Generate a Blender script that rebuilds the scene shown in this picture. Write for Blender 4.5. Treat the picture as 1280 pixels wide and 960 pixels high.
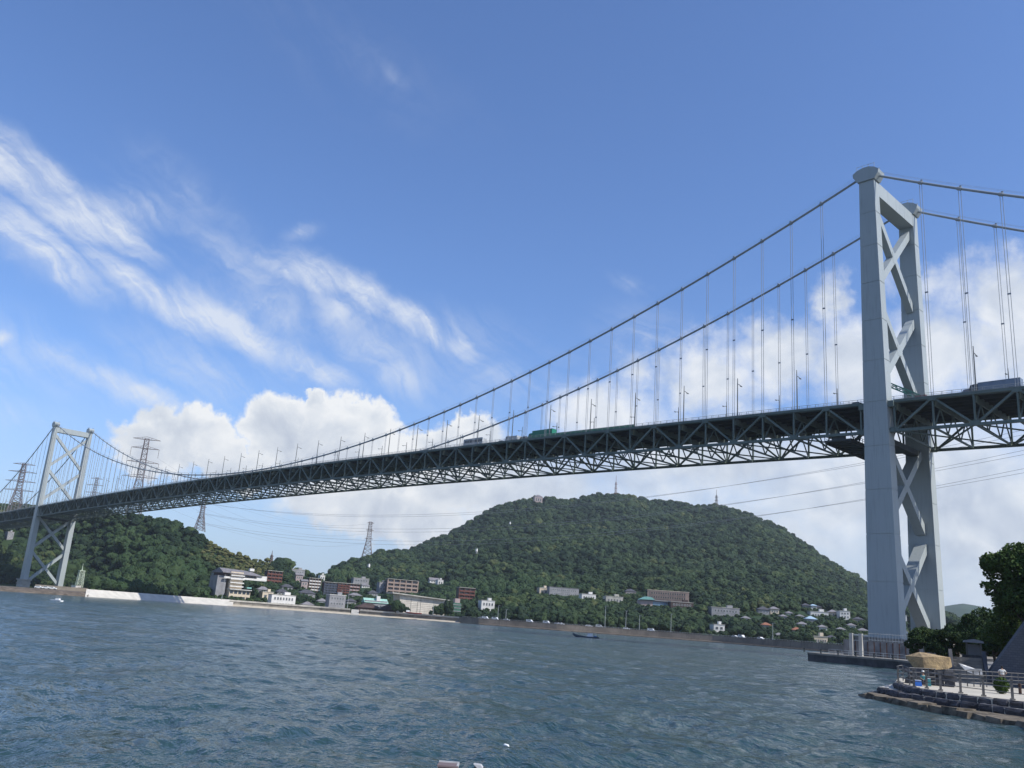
import bpy, bmesh, math, random
import numpy as np
from mathutils import Vector, Matrix

# ------------------------------------------------------------------ camera
for o in list(bpy.data.objects): bpy.data.objects.remove(o)
scene = bpy.context.scene
col = scene.collection
R = math.radians
random.seed(7)
rng = np.random.default_rng(7)

CAM = Vector((98.578, -250.80, 4.592))
YAW, PITCH, ROLL, FOC = R(-46.1235), R(15.1194), R(4.1999), 1092.876   # FOC in pixels of a 1280 px wide picture
Fv = Vector((math.sin(YAW)*math.cos(PITCH), math.cos(YAW)*math.cos(PITCH), math.sin(PITCH)))
Rt = Vector((math.cos(YAW), -math.sin(YAW), 0))
Up = Rt.cross(Fv)
R2 = Rt*math.cos(ROLL) + Up*math.sin(ROLL)
U2 = -Rt*math.sin(ROLL) + Up*math.cos(ROLL)
cd = bpy.data.cameras.new('camera'); cam = bpy.data.objects.new('camera', cd); col.objects.link(cam)
M = Matrix((R2, U2, -Fv)).transposed().to_4x4(); M.translation = CAM
cam.matrix_world = M
cd.sensor_width = 36; cd.lens = FOC/1280*36; cd.clip_start = .3; cd.clip_end = 30000
scene.camera = cam

def ray(x, y): return (Fv + R2*((x-640)/FOC) - U2*((y-480)/FOC)).normalized()
def on_z(x, y, z):                       # where the line of sight through a picture point meets the height z
    d = ray(x, y); return CAM + d*((z-CAM.z)/d.z)
def at_dist(x, y, D):                    # ... or stands D metres away over the ground
    d = ray(x, y); return CAM + d*(D/math.hypot(d.x, d.y))
def az_el(x, y):
    d = ray(x, y); return math.atan2(d.x, d.y), math.atan2(d.z, math.hypot(d.x, d.y))

# ------------------------------------------------------------------ sky, sun, exposure
SUN_EL, SUN_AZ = R(46), R(73)            # azimuth clockwise from +Y
world = bpy.data.worlds.new('World'); scene.world = world; world.use_nodes = True

class NT:
    """small node-building helper"""
    def __init__(s, tree): s.t = tree; s.l = tree.links
    def n(s, kind, **kw):
        nd = s.t.nodes.new(kind)
        for k, v in kw.items(): setattr(nd, k, v)
        return nd
    def val(s, sock, v):
        if v is None: return
        if hasattr(v, 'links') or isinstance(v, bpy.types.NodeSocket): s.l.new(v, sock)
        else: sock.default_value = v
    def m(s, op, a, b=None, c=None, clamp=False):
        nd = s.n('ShaderNodeMath', operation=op); nd.use_clamp = clamp
        s.val(nd.inputs[0], a)
        if b is not None: s.val(nd.inputs[1], b)
        if c is not None: s.val(nd.inputs[2], c)
        return nd.outputs[0]
    def comb(s, x, y, z):
        nd = s.n('ShaderNodeCombineXYZ'); s.val(nd.inputs[0], x); s.val(nd.inputs[1], y); s.val(nd.inputs[2], z); return nd.outputs[0]
    def noise(s, vec, scale, detail=5, rough=.55, dist=0, out=0):
        nd = s.n('ShaderNodeTexNoise'); s.val(nd.inputs['Vector'], vec); nd.inputs['Scale'].default_value = scale
        nd.inputs['Detail'].default_value = detail; nd.inputs['Roughness'].default_value = rough; nd.inputs['Distortion'].default_value = dist
        return nd.outputs[out]
    def ramp(s, fac, stops, interp='LINEAR'):
        nd = s.n('ShaderNodeValToRGB'); nd.color_ramp.interpolation = interp
        e = nd.color_ramp.elements
        while len(e) < len(stops): e.new(.5)
        for el, (p, c) in zip(e, stops):
            el.position = p; el.color = (*c, 1) if len(c) == 3 else c
        s.val(nd.inputs[0], fac); return nd.outputs[0]
    def smooth(s, x, a, b):
        nd = s.n('ShaderNodeMapRange', interpolation_type='SMOOTHSTEP'); s.val(nd.inputs[0], x)
        s.val(nd.inputs[1], a); s.val(nd.inputs[2], b); nd.inputs[3].default_value = 0; nd.inputs[4].default_value = 1
        return nd.outputs[0]
    def mix(s, f, a, b, blend='MIX'):
        nd = s.n('ShaderNodeMix', data_type='RGBA', blend_type=blend); s.val(nd.inputs[0], f)
        s.val(nd.inputs[6], a if not isinstance(a, tuple) else (*a, 1)); s.val(nd.inputs[7], b if not isinstance(b, tuple) else (*b, 1))
        return nd.outputs[2]

def build_world():
    t = NT(world.node_tree); world.node_tree.nodes.clear()
    geo = t.n('ShaderNodeTexCoord'); sep = t.n('ShaderNodeSeparateXYZ'); t.l.new(geo.outputs['Generated'], sep.inputs[0])
    x, y, z = sep.outputs
    D = 57.29578
    th = t.m('MULTIPLY', t.m('ARCTAN2', x, y), D)                 # azimuth in degrees
    ph = t.m('MULTIPLY', t.m('ARCSINE', z), D)                    # height in degrees
    sky = t.n('ShaderNodeTexSky', sky_type='NISHITA', sun_disc=False)
    sky.sun_elevation = SUN_EL; sky.sun_rotation = SUN_AZ; sky.altitude = 10
    sky.air_density = 1.0; sky.dust_density = .7; sky.ozone_density = 1.4
    base = t.mix(1.0, sky.outputs[0], (1.08, 1.36, 1.84), 'MULTIPLY')
    v2 = t.comb(th, ph, 0.0)
    # wobble of the direction so that cloud outlines are never smooth
    w1 = t.m('SUBTRACT', t.noise(v2, .22, 6, .62), .5); w2 = t.m('SUBTRACT', t.noise(t.comb(ph, th, 3.3), .22, 6, .62), .5)
    f1 = t.m('SUBTRACT', t.noise(v2, .9, 6, .6), .5); f2 = t.m('SUBTRACT', t.noise(t.comb(ph, th, 8.1), .9, 6, .6), .5)
    def blobs(lst, wob, fine):
        """union (max) of tilted soft ellipses given at sky positions"""
        tx = t.m('ADD', th, t.m('ADD', t.m('MULTIPLY', w1, wob), t.m('MULTIPLY', f1, fine)))
        ty = t.m('ADD', ph, t.m('ADD', t.m('MULTIPLY', w2, wob), t.m('MULTIPLY', f2, fine)))
        cur = None
        for (px, py, rx, ry, ang, amp) in lst:
            a, e = az_el(px, py); a = math.degrees(a); e = math.degrees(e)
            kx = 18.2; ca, sa = math.cos(R(ang)), math.sin(R(ang))
            dx = t.m('SUBTRACT', tx, a); dy = t.m('SUBTRACT', ty, e)
            dx = t.m('MULTIPLY', dx, math.cos(R(e)))
            u = t.m('ADD', t.m('MULTIPLY', dx, ca*kx/rx), t.m('MULTIPLY', dy, sa*kx/rx))
            w = t.m('ADD', t.m('MULTIPLY', dx, -sa*kx/ry), t.m('MULTIPLY', dy, ca*kx/ry))
            d = t.m('SQRT', t.m('ADD', t.m('MULTIPLY', u, u), t.m('MULTIPLY', w, w)))
            m = t.m('MULTIPLY', t.m('SUBTRACT', 1.0, d), amp)
            cur = m if cur is None else t.m('MAXIMUM', cur, m)
        return cur
    # --- cumulus: two heads over the left tower, a long bank rising to the right
    cu = blobs([
        (205, 553, 66, 42, -4, 1), (255, 548, 52, 36, 0, 1), (285, 575, 60, 30, -4, 1), (352, 540, 48, 44, 0, 1), (400, 540, 42, 50, 0, 1),
        (455, 540, 58, 42, -6, 1), (440, 580, 150, 38, -6, 1), (395, 505, 20, 22, 0, 1),
        (590, 545, 50, 26, -6, 1), (560, 575, 120, 40, -4, .9), (470, 640, 150, 40, -4, .8), (520, 660, 60, 26, -10, .9),
        (640, 600, 190, 60, 3, .9), (760, 520, 90, 60, 10, .9), (800, 470, 32, 50, 8, .55), (890, 470, 90, 60, 6, .9), (985, 440, 90, 62, 3, 1),
        (1035, 385, 34, 48, 0, .95), (1075, 460, 100, 80, 0, 1), (1190, 440, 120, 80, -5, .9), (1250, 375, 80, 60, -5, .9), (1290, 430, 130, 100, 0, .8),
        (900, 580, 260, 80, 3, .8), (1120, 600, 300, 110, 3, .85), (1250, 650, 260, 120, 0, .85), (1150, 350, 60, 24, 4, .5),
        (960, 660, 260, 60, 0, .6), (700, 650, 180, 40, 0, .7), (1500, 560, 360, 180, 0, .8),
        (1800, 640, 300, 90, 0, .8), (-420, 560, 200, 50, 0, .8), (-900, 560, 260, 80, 0, .8)], 4.2, 1.9)
    soft = t.smooth(th, -51, -43)
    ero = t.m('MULTIPLY', t.m('SUBTRACT', t.noise(v2, .16, 5, .58), .47), t.m('MULTIPLY', soft, 1.9))
    cu2 = t.m('SUBTRACT', cu, t.m('MULTIPLY', ero, t.smooth(ph, 9, 16)))
    a_cu = t.m('MULTIPLY', t.smooth(cu2, t.m('MULTIPLY', soft, -.05), t.m('ADD', .28, t.m('MULTIPLY', soft, .42))), t.m('SUBTRACT', 1.0, t.m('MULTIPLY', soft, .10)))
    # elsewhere round the horizon a broken bank of the same clouds
    far = t.m('SUBTRACT', t.noise(t.comb(t.m('MULTIPLY', th, .03), t.m('MULTIPLY', ph, .09), 5.0), 1.6, 6, .6), t.m('ADD', .42, t.m('MULTIPLY', t.m('ABSOLUTE', ph), .006)))
    behind = t.smooth(t.m('ABSOLUTE', t.m('ADD', th, 46.0)), 46, 75)
    a_far = t.m('MULTIPLY', t.smooth(far, .0, .10), behind)
    a_cu = t.m('MAXIMUM', a_cu, a_far)
    # relief inside the clouds
    r1 = t.noise(v2, .28, 7, .52, .4); r2 = t.noise(t.comb(t.m('ADD', th, .55), t.m('ADD', ph, .75), 0.0), .28, 7, .52, .4)
    rel = t.m('ADD', t.m('MULTIPLY', t.m('SUBTRACT', r1, r2), 2.0), t.m('MULTIPLY', t.m('SUBTRACT', t.noise(v2, .13, 4, .5), .5), 1.5))
    thick = t.smooth(cu, .1, .75)
    lum = t.m('ADD', t.m('SUBTRACT', .90, t.m('MULTIPLY', thick, .22)), t.m('MULTIPLY', rel, .55))
    lum = t.m('ADD', lum, t.m('MULTIPLY', t.smooth(ph, 6.0, 15.0), .12), clamp=True)
    ccol = t.ramp(lum, [(0, (4.0, 4.7, 5.9)), (.45, (5.3, 5.9, 7.0)), (.75, (7.2, 7.7, 8.4)), (1, (9.2, 9.4, 9.6))])
    # soft grey veil low in the sky behind the hills, thickest to the right
    veil = t.m('MULTIPLY', t.m('SUBTRACT', 1.0, t.smooth(ph, 1.0, 15.0)), t.m('ADD', .55, t.m('MULTIPLY', t.smooth(th, -66, -40), .25)))
    veil = t.m('MULTIPLY', veil, t.m('ADD', .65, t.m('MULTIPLY', t.noise(t.comb(t.m('MULTIPLY', th, .35), ph, 2.0), .22, 5, .55), .7)))
    # --- cirrus: combed streaks running down to the right
    w3 = t.m('SUBTRACT', t.noise(v2, .07, 3, .5), .5)
    def streaks(ang, seed, sx, sy):
        ca, sa = math.cos(R(ang)), math.sin(R(ang))
        u = t.m('ADD', t.m('MULTIPLY', th, ca), t.m('MULTIPLY', ph, sa)); w = t.m('ADD', t.m('MULTIPLY', th, -sa), t.m('MULTIPLY', ph, ca))
        w = t.m('ADD', w, t.m('ADD', t.m('MULTIPLY', w3, 9.0), t.m('ADD', t.m('MULTIPLY', w1, 2.2), t.m('MULTIPLY', f1, .7)))); u = t.m('ADD', u, t.m('MULTIPLY', w2, 7.0))
        return t.noise(t.comb(t.m('MULTIPLY', u, sx), t.m('MULTIPLY', w, sy), seed), 1.0, 7, .60, .35)
    s1 = streaks(-25, 1.0, .07, .50); s2 = streaks(-36, 4.0, .11, 1.0); s3 = streaks(28, 9.0, .10, .6)
    ci = blobs([
        (60, 240, 130, 34, -28, 1.15), (150, 285, 70, 26, -38, .8), (175, 262, 60, 30, -10, .55), (0, 205, 60, 26, -30, .9),
        (40, 305, 120, 36, -22, 1.0), (160, 350, 100, 28, -24, .9), (220, 385, 90, 26, -24, 1.15), (300, 415, 120, 30, -24, 1.0), (390, 455, 90, 26, -20, .85),
        (350, 335, 70, 20, -18, .6), (400, 345, 75, 28, -20, 1.0), (455, 365, 70, 24, -24, 1.0), (430, 385, 70, 46, -34, .62), (520, 405, 80, 24, -27, 1.0), (575, 435, 55, 22, -30, .8),
        (330, 385, 90, 70, -30, .48), (470, 430, 130, 60, -20, .42), (560, 420, 120, 40, 0, .40),
        (110, 465, 95, 20, -17, .9), (180, 490, 110, 24, -15, .7), (60, 445, 110, 40, -15, .4), (500, 470, 60, 40, -20, .55), (-60, 430, 90, 30, -20, .7),
        (0, 421, 20, 14, 0, .8), (490, 92, 30, 14, -30, .30), (455, 85, 50, 20, -20, .05), (15, 520, 60, 26, 0, .25), (790, 355, 30, 10, -25, .3), (375, 290, 26, 12, 20, .4),
        (620, 470, 120, 50, 0, .35), (250, 460, 130, 50, -10, .40), (800, 420, 60, 40, 0, .25), (300, 330, 150, 40, -24, .35), (240, 250, 90, 30, -30, .3)], 1.6, .5)
    st = t.m('ADD', t.m('MULTIPLY', s1, .6), t.m('MULTIPLY', s2, .4)); st = t.m('ADD', st, t.m('MULTIPLY', t.m('SUBTRACT', s3, .5), .30))
    a_ci = t.m('MULTIPLY', t.smooth(ci, -.16, .85), t.smooth(st, .36, .68))
    a_ci = t.m('ADD', t.m('MULTIPLY', a_ci, 1.0), t.m('MULTIPLY', t.smooth(ci, .05, 1.0), .34), clamp=True)
    # thin cirrus in the rest of the sky
    gen = t.m('MULTIPLY', t.m('MULTIPLY', t.smooth(st, .5, .8), behind), .55)
    a_ci = t.m('MULTIPLY', t.m('MAXIMUM', a_ci, gen), t.smooth(ph, -2, 4))
    c = t.mix(veil, base, (5.3, 6.2, 7.6))
    c = t.mix(t.m('MULTIPLY', a_ci, .82), c, (8.0, 8.5, 9.3))
    c = t.mix(t.m('MULTIPLY', a_cu, t.smooth(ph, -6, 2)), c, ccol)
    bg = t.n('ShaderNodeBackground'); t.l.new(c, bg.inputs[0]); bg.inputs[1].default_value = .10
    out = t.n('ShaderNodeOutputWorld'); t.l.new(bg.outputs[0], out.inputs[0])
build_world()

sd = bpy.data.lights.new('sun', 'SUN'); sun = bpy.data.objects.new('sun', sd); col.objects.link(sun)
sd.energy = 5.0; sd.angle = R(.53); sd.color = (1, .955, .88)
sdir = Vector((math.sin(SUN_AZ)*math.cos(SUN_EL), math.cos(SUN_AZ)*math.cos(SUN_EL), math.sin(SUN_EL)))
sun.rotation_euler = sdir.to_track_quat('Z', 'Y').to_euler(); sun.location = (0, 0, 400)
scene.view_settings.view_transform = 'Standard'; scene.view_settings.look = 'None'
scene.view_settings.gamma = 1; scene.view_settings.exposure = 0.0; scene.view_settings.use_curve_mapping = False
scene.cycles.max_bounces = 5; scene.cycles.volume_bounces = 0

SEA = 1.0          # height of the sea surface
# ------------------------------------------------------------------ materials
MATS = {}
def mat(name, c, rough=.7, var=.12, scale=1.0, metal=0, c2=None, bump=0, spec=.3, obj=False, streak=0, bscale=None, trans=0):
    """paint/stone/metal with blotchy colour, optional vertical streaks of dirt and fine relief"""
    if name in MATS: return MATS[name]
    m = bpy.data.materials.new(name); m.use_nodes = True; t = NT(m.node_tree); m.node_tree.nodes.clear()
    tc = t.n('ShaderNodeTexCoord') if obj else t.n('ShaderNodeNewGeometry')
    v = tc.outputs['Object'] if obj else tc.outputs['Position']
    n = t.noise(v, scale, 6, .6)
    c2 = c2 or tuple(max(0, k*(1-3*var)) for k in c)
    cc = t.mix(t.smooth(n, .35, .68), c, c2) if var or c2 else c
    if streak:
        sp = t.n('ShaderNodeSeparateXYZ'); t.l.new(v, sp.inputs[0])
        sv = t.comb(t.m('MULTIPLY', sp.outputs[0], 2.2), t.m('MULTIPLY', sp.outputs[1], 2.2), t.m('MULTIPLY', sp.outputs[2], .12))
        cc = t.mix(t.m('MULTIPLY', t.smooth(t.noise(sv, 1, 4, .6), .48, .75), streak), cc, tuple(k*.45 for k in c))
    p = t.n('ShaderNodeBsdfPrincipled'); t.val(p.inputs['Base Color'], cc if not isinstance(cc, tuple) else (*cc, 1))
    p.inputs['Roughness'].default_value = rough; p.inputs['Metallic'].default_value = metal; p.inputs['Specular IOR Level'].default_value = spec
    if bump:
        b = t.n('ShaderNodeBump'); b.inputs['Strength'].default_value = bump; b.inputs['Distance'].default_value = .1
        t.l.new(t.noise(v, bscale or scale*5, 5, .6), b.inputs['Height']); t.l.new(b.outputs[0], p.inputs['Normal'])
    o = t.n('ShaderNodeOutputMaterial'); t.l.new(p.outputs[0], o.inputs[0]); MATS[name] = m; return m
def leafmat(name, stops, scale=.02, rnd=.35, fine=.35):
    """foliage: hue varies from tree to tree and over the slope"""
    m = bpy.data.materials.new(name); m.use_nodes = True; t = NT(m.node_tree); m.node_tree.nodes.clear()
    g = t.n('ShaderNodeNewGeometry'); oi = t.n('ShaderNodeObjectInfo')
    a = t.noise(g.outputs['Position'], scale, 4, .6); b = t.noise(g.outputs['Position'], fine, 3, .6)
    f = t.m('ADD', t.m('MULTIPLY', t.m('SUBTRACT', a, .5), 1.7), t.m('MULTIPLY', t.m('SUBTRACT', oi.outputs['Random'], .5), rnd))
    f = t.m('ADD', t.m('ADD', f, .5), t.m('MULTIPLY', t.m('SUBTRACT', b, .5), .7), clamp=True)
    c = t.ramp(f, stops)
    p = t.n('ShaderNodeBsdfPrincipled'); t.l.new(c, p.inputs['Base Color']); p.inputs['Roughness'].default_value = .75; p.inputs['Specular IOR Level'].default_value = .15
    o = t.n('ShaderNodeOutputMaterial'); t.l.new(p.outputs[0], o.inputs[0]); return m

TOWER = mat('bridge tower paint', (.36, .395, .392), .45, .04, .05, c2=(.33, .365, .362), streak=.30)
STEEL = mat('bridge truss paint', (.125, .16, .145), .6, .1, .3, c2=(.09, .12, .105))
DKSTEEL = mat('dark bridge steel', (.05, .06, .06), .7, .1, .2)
CABLE = mat('main cable wrapping', (.30, .33, .35), .45, .05, .3)
ROPE = mat('hanger rope', (.26, .28, .31), .5, .05, .3)
GALV = mat('galvanised steel', (.36, .38, .38), .5, .08, .5, metal=.2)
ASPH = mat('road asphalt', (.055, .055, .058), .9, .1, .4)
CONC = mat('pale concrete', (.50, .475, .42), .85, .1, .25, bump=.3, streak=.25)
CONCD = mat('weathered concrete', (.26, .24, .21), .9, .14, .35, bump=.3, streak=.5)
SAND = mat('sand beach', (.50, .44, .34), .95, .08, .3)
WHITE = mat('white wall', (.72, .70, .66), .8, .05, .3, streak=.12)
CREAM = mat('cream wall', (.66, .56, .42), .8, .06, .3, streak=.12)
BEIGE = mat('beige tile wall', (.36, .27, .22), .8, .07, .3)
PINK = mat('pinkish wall', (.42, .33, .31), .8, .07, .3)
BRICK = mat('red brown tile wall', (.19, .082, .062), .8, .08, .3)
BROWN = mat('dark brown wall', (.075, .05, .045), .8, .1, .3)
GREYW = mat('grey wall', (.30, .30, .31), .8, .08, .3, streak=.2)
NAVY = mat('slate blue wall', (.10, .115, .15), .7, .08, .3)
ROOFG = mat('grey roof', (.22, .21, .22), .75, .1, .4)
ROOFD = mat('dark tile roof', (.085, .085, .095), .6, .12, .6)
ROOFR = mat('rusty orange roof', (.30, .13, .08), .8, .1, .5)
MINT = mat('mint green roof', (.32, .52, .44), .6, .04, .3)
TURQ = mat('turquoise roof', (.20, .42, .38), .5, .04, .3)
BLUER = mat('pale blue roof', (.34, .46, .55), .6, .05, .3)
GLASS = mat('window glass', (.045, .06, .075), .12, .05, .2, spec=.6)
CGLASS = mat('blue window glass', (.18, .30, .42), .15, .05, .2, spec=.6)
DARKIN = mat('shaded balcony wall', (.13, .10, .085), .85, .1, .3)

# ------------------------------------------------------------------ mesh building
class MB:
    def __init__(s): s.v = []; s.f = []; s.mi = []; s.cur = 0
    def add(s, vs, fs):
        b = len(s.v); s.v.extend([tuple(p) for p in vs]); s.f.extend([tuple(b+i for i in f) for f in fs]); s.mi.extend([s.cur]*len(fs)); return s
    def box(s, cx, cy, cz, sx, sy, sz, rot=None, taper=1.0):
        """centre and full sizes; taper scales the top"""
        p = []
        for k, q in ((-1, 1), (1, taper)):
            for i, j in ((-1, -1), (1, -1), (1, 1), (-1, 1)): p.append(Vector((i*sx/2*q, j*sy/2*q, k*sz/2)))
        if rot is not None: p = [rot @ a for a in p]
        c = Vector((cx, cy, cz))
        return s.add([a+c for a in p], [(3, 2, 1, 0), (4, 5, 6, 7), (0, 1, 5, 4), (1, 2, 6, 5), (2, 3, 7, 6), (3, 0, 4, 7)])
    def beam(s, p, q, w, h, up=(0, 0, 1)):
        p, q = Vector(p), Vector(q); d = (q-p).normalized(); u = Vector(up)
        if abs(d.dot(u)) > .99: u = Vector((1, 0, 0))
        a = d.cross(u).normalized(); b = a.cross(d).normalized()
        vs = [c + a*(i*w/2) + b*(j*h/2) for c in (p, q) for i, j in ((-1, -1), (1, -1), (1, 1), (-1, 1))]
        return s.add(vs, [(3, 2, 1, 0), (4, 5, 6, 7), (0, 1, 5, 4), (1, 2, 6, 5), (2, 3, 7, 6), (3, 0, 4, 7)])
    def tube(s, pts, r, n=8, cap=True):
        pts = [Vector(p) for p in pts]; N = len(pts); rs = r if isinstance(r, (list, tuple)) else [r]*N
        vs = []; fs = []
        for i, p in enumerate(pts):
            d = (pts[min(i+1, N-1)]-pts[max(i-1, 0)]).normalized(); u = Vector((0, 0, 1)) if abs(d.z) < .95 else Vector((1, 0, 0))
            a = d.cross(u).normalized(); b = a.cross(d)
            for k in range(n):
                t = 2*math.pi*k/n; vs.append(p+a*(math.cos(t)*rs[i])+b*(math.sin(t)*rs[i]))
        for i in range(N-1):
            for k in range(n): fs.append((i*n+k, i*n+(k+1) % n, (i+1)*n+(k+1) % n, (i+1)*n+k))
        if cap: fs.append(tuple(range(n))[::-1]); fs.append(tuple((N-1)*n+k for k in range(n)))
        return s.add(vs, fs)
    def prism(s, poly, z0, z1):
        n = len(poly); vs = [(p[0], p[1], z0) for p in poly]+[(p[0], p[1], z1) for p in poly]
        fs = [tuple(range(n))[::-1], tuple(range(n, 2*n))]+[(i, (i+1) % n, n+(i+1) % n, n+i) for i in range(n)]
        return s.add(vs, fs)
    def extrude(s, poly, a, b):
        """polygon of 3D points moved by vector a..b"""
        n = len(poly); a = Vector(a); b = Vector(b)
        vs = [Vector(p)+a for p in poly]+[Vector(p)+b for p in poly]
        fs = [tuple(range(n))[::-1], tuple(range(n, 2*n))]+[(i, (i+1) % n, n+(i+1) % n, n+i) for i in range(n)]
        return s.add(vs, fs)
    def mesh(s, name, *ms):
        me = bpy.data.meshes.new(name); me.from_pydata(s.v, [], s.f)
        for m in ms: me.materials.append(m)
        if len(ms) > 1: me.polygons.foreach_set('material_index', s.mi)
        bm = bmesh.new(); bm.from_mesh(me); bmesh.ops.recalc_face_normals(bm, faces=bm.faces); bm.to_mesh(me); bm.free()
        return me
    def build(s, name, *ms, parent=None, smooth=False):
        me = s.mesh(name, *ms)
        if smooth: me.polygons.foreach_set('use_smooth', [True]*len(me.polygons))
        return link(name, me, parent)
def link(name, me, parent=None, loc=None, rz=None):
    o = bpy.data.objects.new(name, me); col.objects.link(o)
    if parent is not None: o.parent = parent
    if loc is not None: o.location = loc
    if rz is not None: o.rotation_euler.z = rz
    return o
def tag(o, label=None, cat=None, group=None, kind=None):
    if label: o['label'] = label
    if cat: o['category'] = cat
    if group: o['group'] = group
    if kind: o['kind'] = kind
    return o
def thing(name, label, cat, loc=(0, 0, 0), rz=0, group=None):
    o = bpy.data.objects.new(name, None); col.objects.link(o); o.location = loc; o.rotation_euler.z = rz; o.empty_display_size = .5
    return tag(o, label, cat, group)
def copy_tree(o, parent=None):
    c = o.copy(); col.objects.link(c)
    if parent is not None: c.parent = parent
    for ch in KIDS.get(o.name, []): copy_tree(ch, c)
    return c
KIDS = {}
def kids_of(o):
    for c in o.children_recursive if hasattr(o, 'children_recursive') else []:
        pass
def register(root):
    """remember the parts of a thing so that copies can be made"""
    for ob in bpy.data.objects:
        if ob.parent is not None and (ob.parent == root or ob.parent.parent == root):
            KIDS.setdefault(ob.parent.name, []).append(ob)

# ------------------------------------------------------------------ sea
def build_sea():
    rr = [4.0]
    while rr[-1] < 5600:
        q = rr[-1]; rr.append(q+(.30 if q < 11 else q*.0062 if q < 260 else q*.0062*(q/260)**1.1))
    rr = np.array(rr)
    ang = np.concatenate([np.arange(-86, -8, .13), np.arange(-8, 274, 4.5)])*math.pi/180
    A, Rr = np.meshgrid(ang, rr); X = CAM.x+Rr*np.sin(A); Y = CAM.y+Rr*np.cos(A); Z = np.zeros_like(X)
    cell = Rr*.0062*np.where(Rr < 260, 1, (Rr/260)**1.1)+np.where((A > R(-86.1)) & (A < R(-8)), 0, Rr*.07)
    for i in range(96):
        lam = .55*math.exp(rng.uniform(0, 2.7)); th = R(-125)+rng.normal(0, .75); k = 2*math.pi/lam; ph = rng.uniform(0, 6.28)
        amp = .0046*(lam if lam < 1.3 else 1.3*(lam/1.3)**.42)
        fade = np.clip((lam/cell-2.2)/2, 0, 1)
        w = X*math.cos(th)*k+Y*math.sin(th)*k+ph+.9*np.sin(X*.17*k+Y*.12*k+ph*2)+.7*np.sin(-X*.09*k+Y*.21*k+ph*3)
        Z += amp*fade*(1+np.clip((Rr-60)/200, 0, 1.3))*(2*(np.sin(w)*.5+.5)**1.6-.9)
    Z += SEA
    n, mcol = X.shape
    vs = np.stack([X, Y, Z], -1).reshape(-1, 3)
    i = np.arange(n-1)[:, None]*mcol+np.arange(mcol)[None, :]
    j = np.arange(n-1)[:, None]*mcol+(np.arange(mcol)[None, :]+1) % mcol
    f = np.stack([i, i+mcol, j+mcol, j], -1).reshape(-1, 4)
    me = bpy.data.meshes.new('sea')
    me.vertices.add(len(vs)); me.vertices.foreach_set('co', vs.ravel())
    me.loops.add(f.size); me.loops.foreach_set('vertex_index', f.ravel().astype(np.int32))
    me.polygons.add(len(f)); me.polygons.foreach_set('loop_start', np.arange(0, f.size, 4, dtype=np.int32)); me.polygons.foreach_set('loop_total', np.full(len(f), 4, dtype=np.int32))
    me.polygons.foreach_set('use_smooth', np.ones(len(f), bool)); me.update(); me.validate()
    o = link('sea', me); tag(o, kind='structure')
    m = bpy.data.materials.new('sea water'); m.use_nodes = True; t = NT(m.node_tree); m.node_tree.nodes.clear()
    g = t.n('ShaderNodeNewGeometry'); sp = t.n('ShaderNodeSeparateXYZ'); t.l.new(g.outputs['Position'], sp.inputs[0])
    ca, sa = math.cos(R(-120)), math.sin(R(-120))
    u = t.m('ADD', t.m('MULTIPLY', sp.outputs[0], ca), t.m('MULTIPLY', sp.outputs[1], sa))
    w = t.m('ADD', t.m('MULTIPLY', sp.outputs[0], -sa*.55), t.m('MULTIPLY', sp.outputs[1], ca*.55))
    v = t.comb(u, w, 0.0)
    h = t.m('ADD', t.m('MULTIPLY', t.noise(v, .13, 7, .60, .4), 2.3), t.m('MULTIPLY', t.noise(v, .9, 4, .6, .6), .30))
    gust = t.noise(t.comb(t.m('MULTIPLY', u, .012), t.m('MULTIPLY', w, .03), 1.0), 1.0, 4, .6)
    b = t.n('ShaderNodeBump'); t.val(b.inputs['Strength'], t.m('ADD', .50, t.m('MULTIPLY', gust, .7), clamp=True)); b.inputs['Distance'].default_value = 1.0; t.l.new(h, b.inputs['Height'])
    p = t.n('ShaderNodeBsdfPrincipled')
    tone = t.mix(t.smooth(t.noise(g.outputs['Position'], .012, 4, .55), .35, .7), (.021, .048, .052), (.027, .058, .058))
    t.val(p.inputs['Base Color'], tone); p.inputs['Roughness'].default_value = .14; p.inputs['IOR'].default_value = 1.33
    t.l.new(b.outputs[0], p.inputs['Normal'])
    o2 = t.n('ShaderNodeOutputMaterial'); t.l.new(p.outputs[0], o2.inputs[0]); me.materials.append(m)
build_sea()

# ------------------------------------------------------------------ land beyond the strait
D_AZ = lambda px, py: math.degrees(az_el(px, py)[0])
shore_tab = [(-400, 500), (-100, 500), (0, 500), (110, 515), (200, 575), (300, 610), (400, 615), (500, 600), (600, 565), (700, 545), (800, 540), (900, 530), (1000, 482), (1060, 455), (1180, 430), (1400, 430)]
FOOTS = [(-400, 930), (0, 880), (70, 868), (112, 850), (150, 760), (200, 640), (240, 645), (300, 645), (400, 650), (500, 635), (600, 600), (700, 580), (800, 575), (900, 565), (1000, 520), (1060, 490), (1180, 465), (1400, 465)]
hy = lambda px: 729.25+.0734*px                       # the horizon line in the picture
SH_AZ = np.array([D_AZ(p, hy(p)) for p, d in shore_tab]); SH_D = np.array([float(d) for p, d in shore_tab])
FT_AZ = np.array([D_AZ(p, hy(p)) for p, d in FOOTS]); FT_D = np.array([float(d) for p, d in FOOTS])
def shore(px, off=0.0):
    a = az_el(px, hy(px))[0]; d = float(np.interp(math.degrees(a), SH_AZ, SH_D))+off
    return CAM.x+d*math.sin(a), CAM.y+d*math.cos(a)
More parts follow.
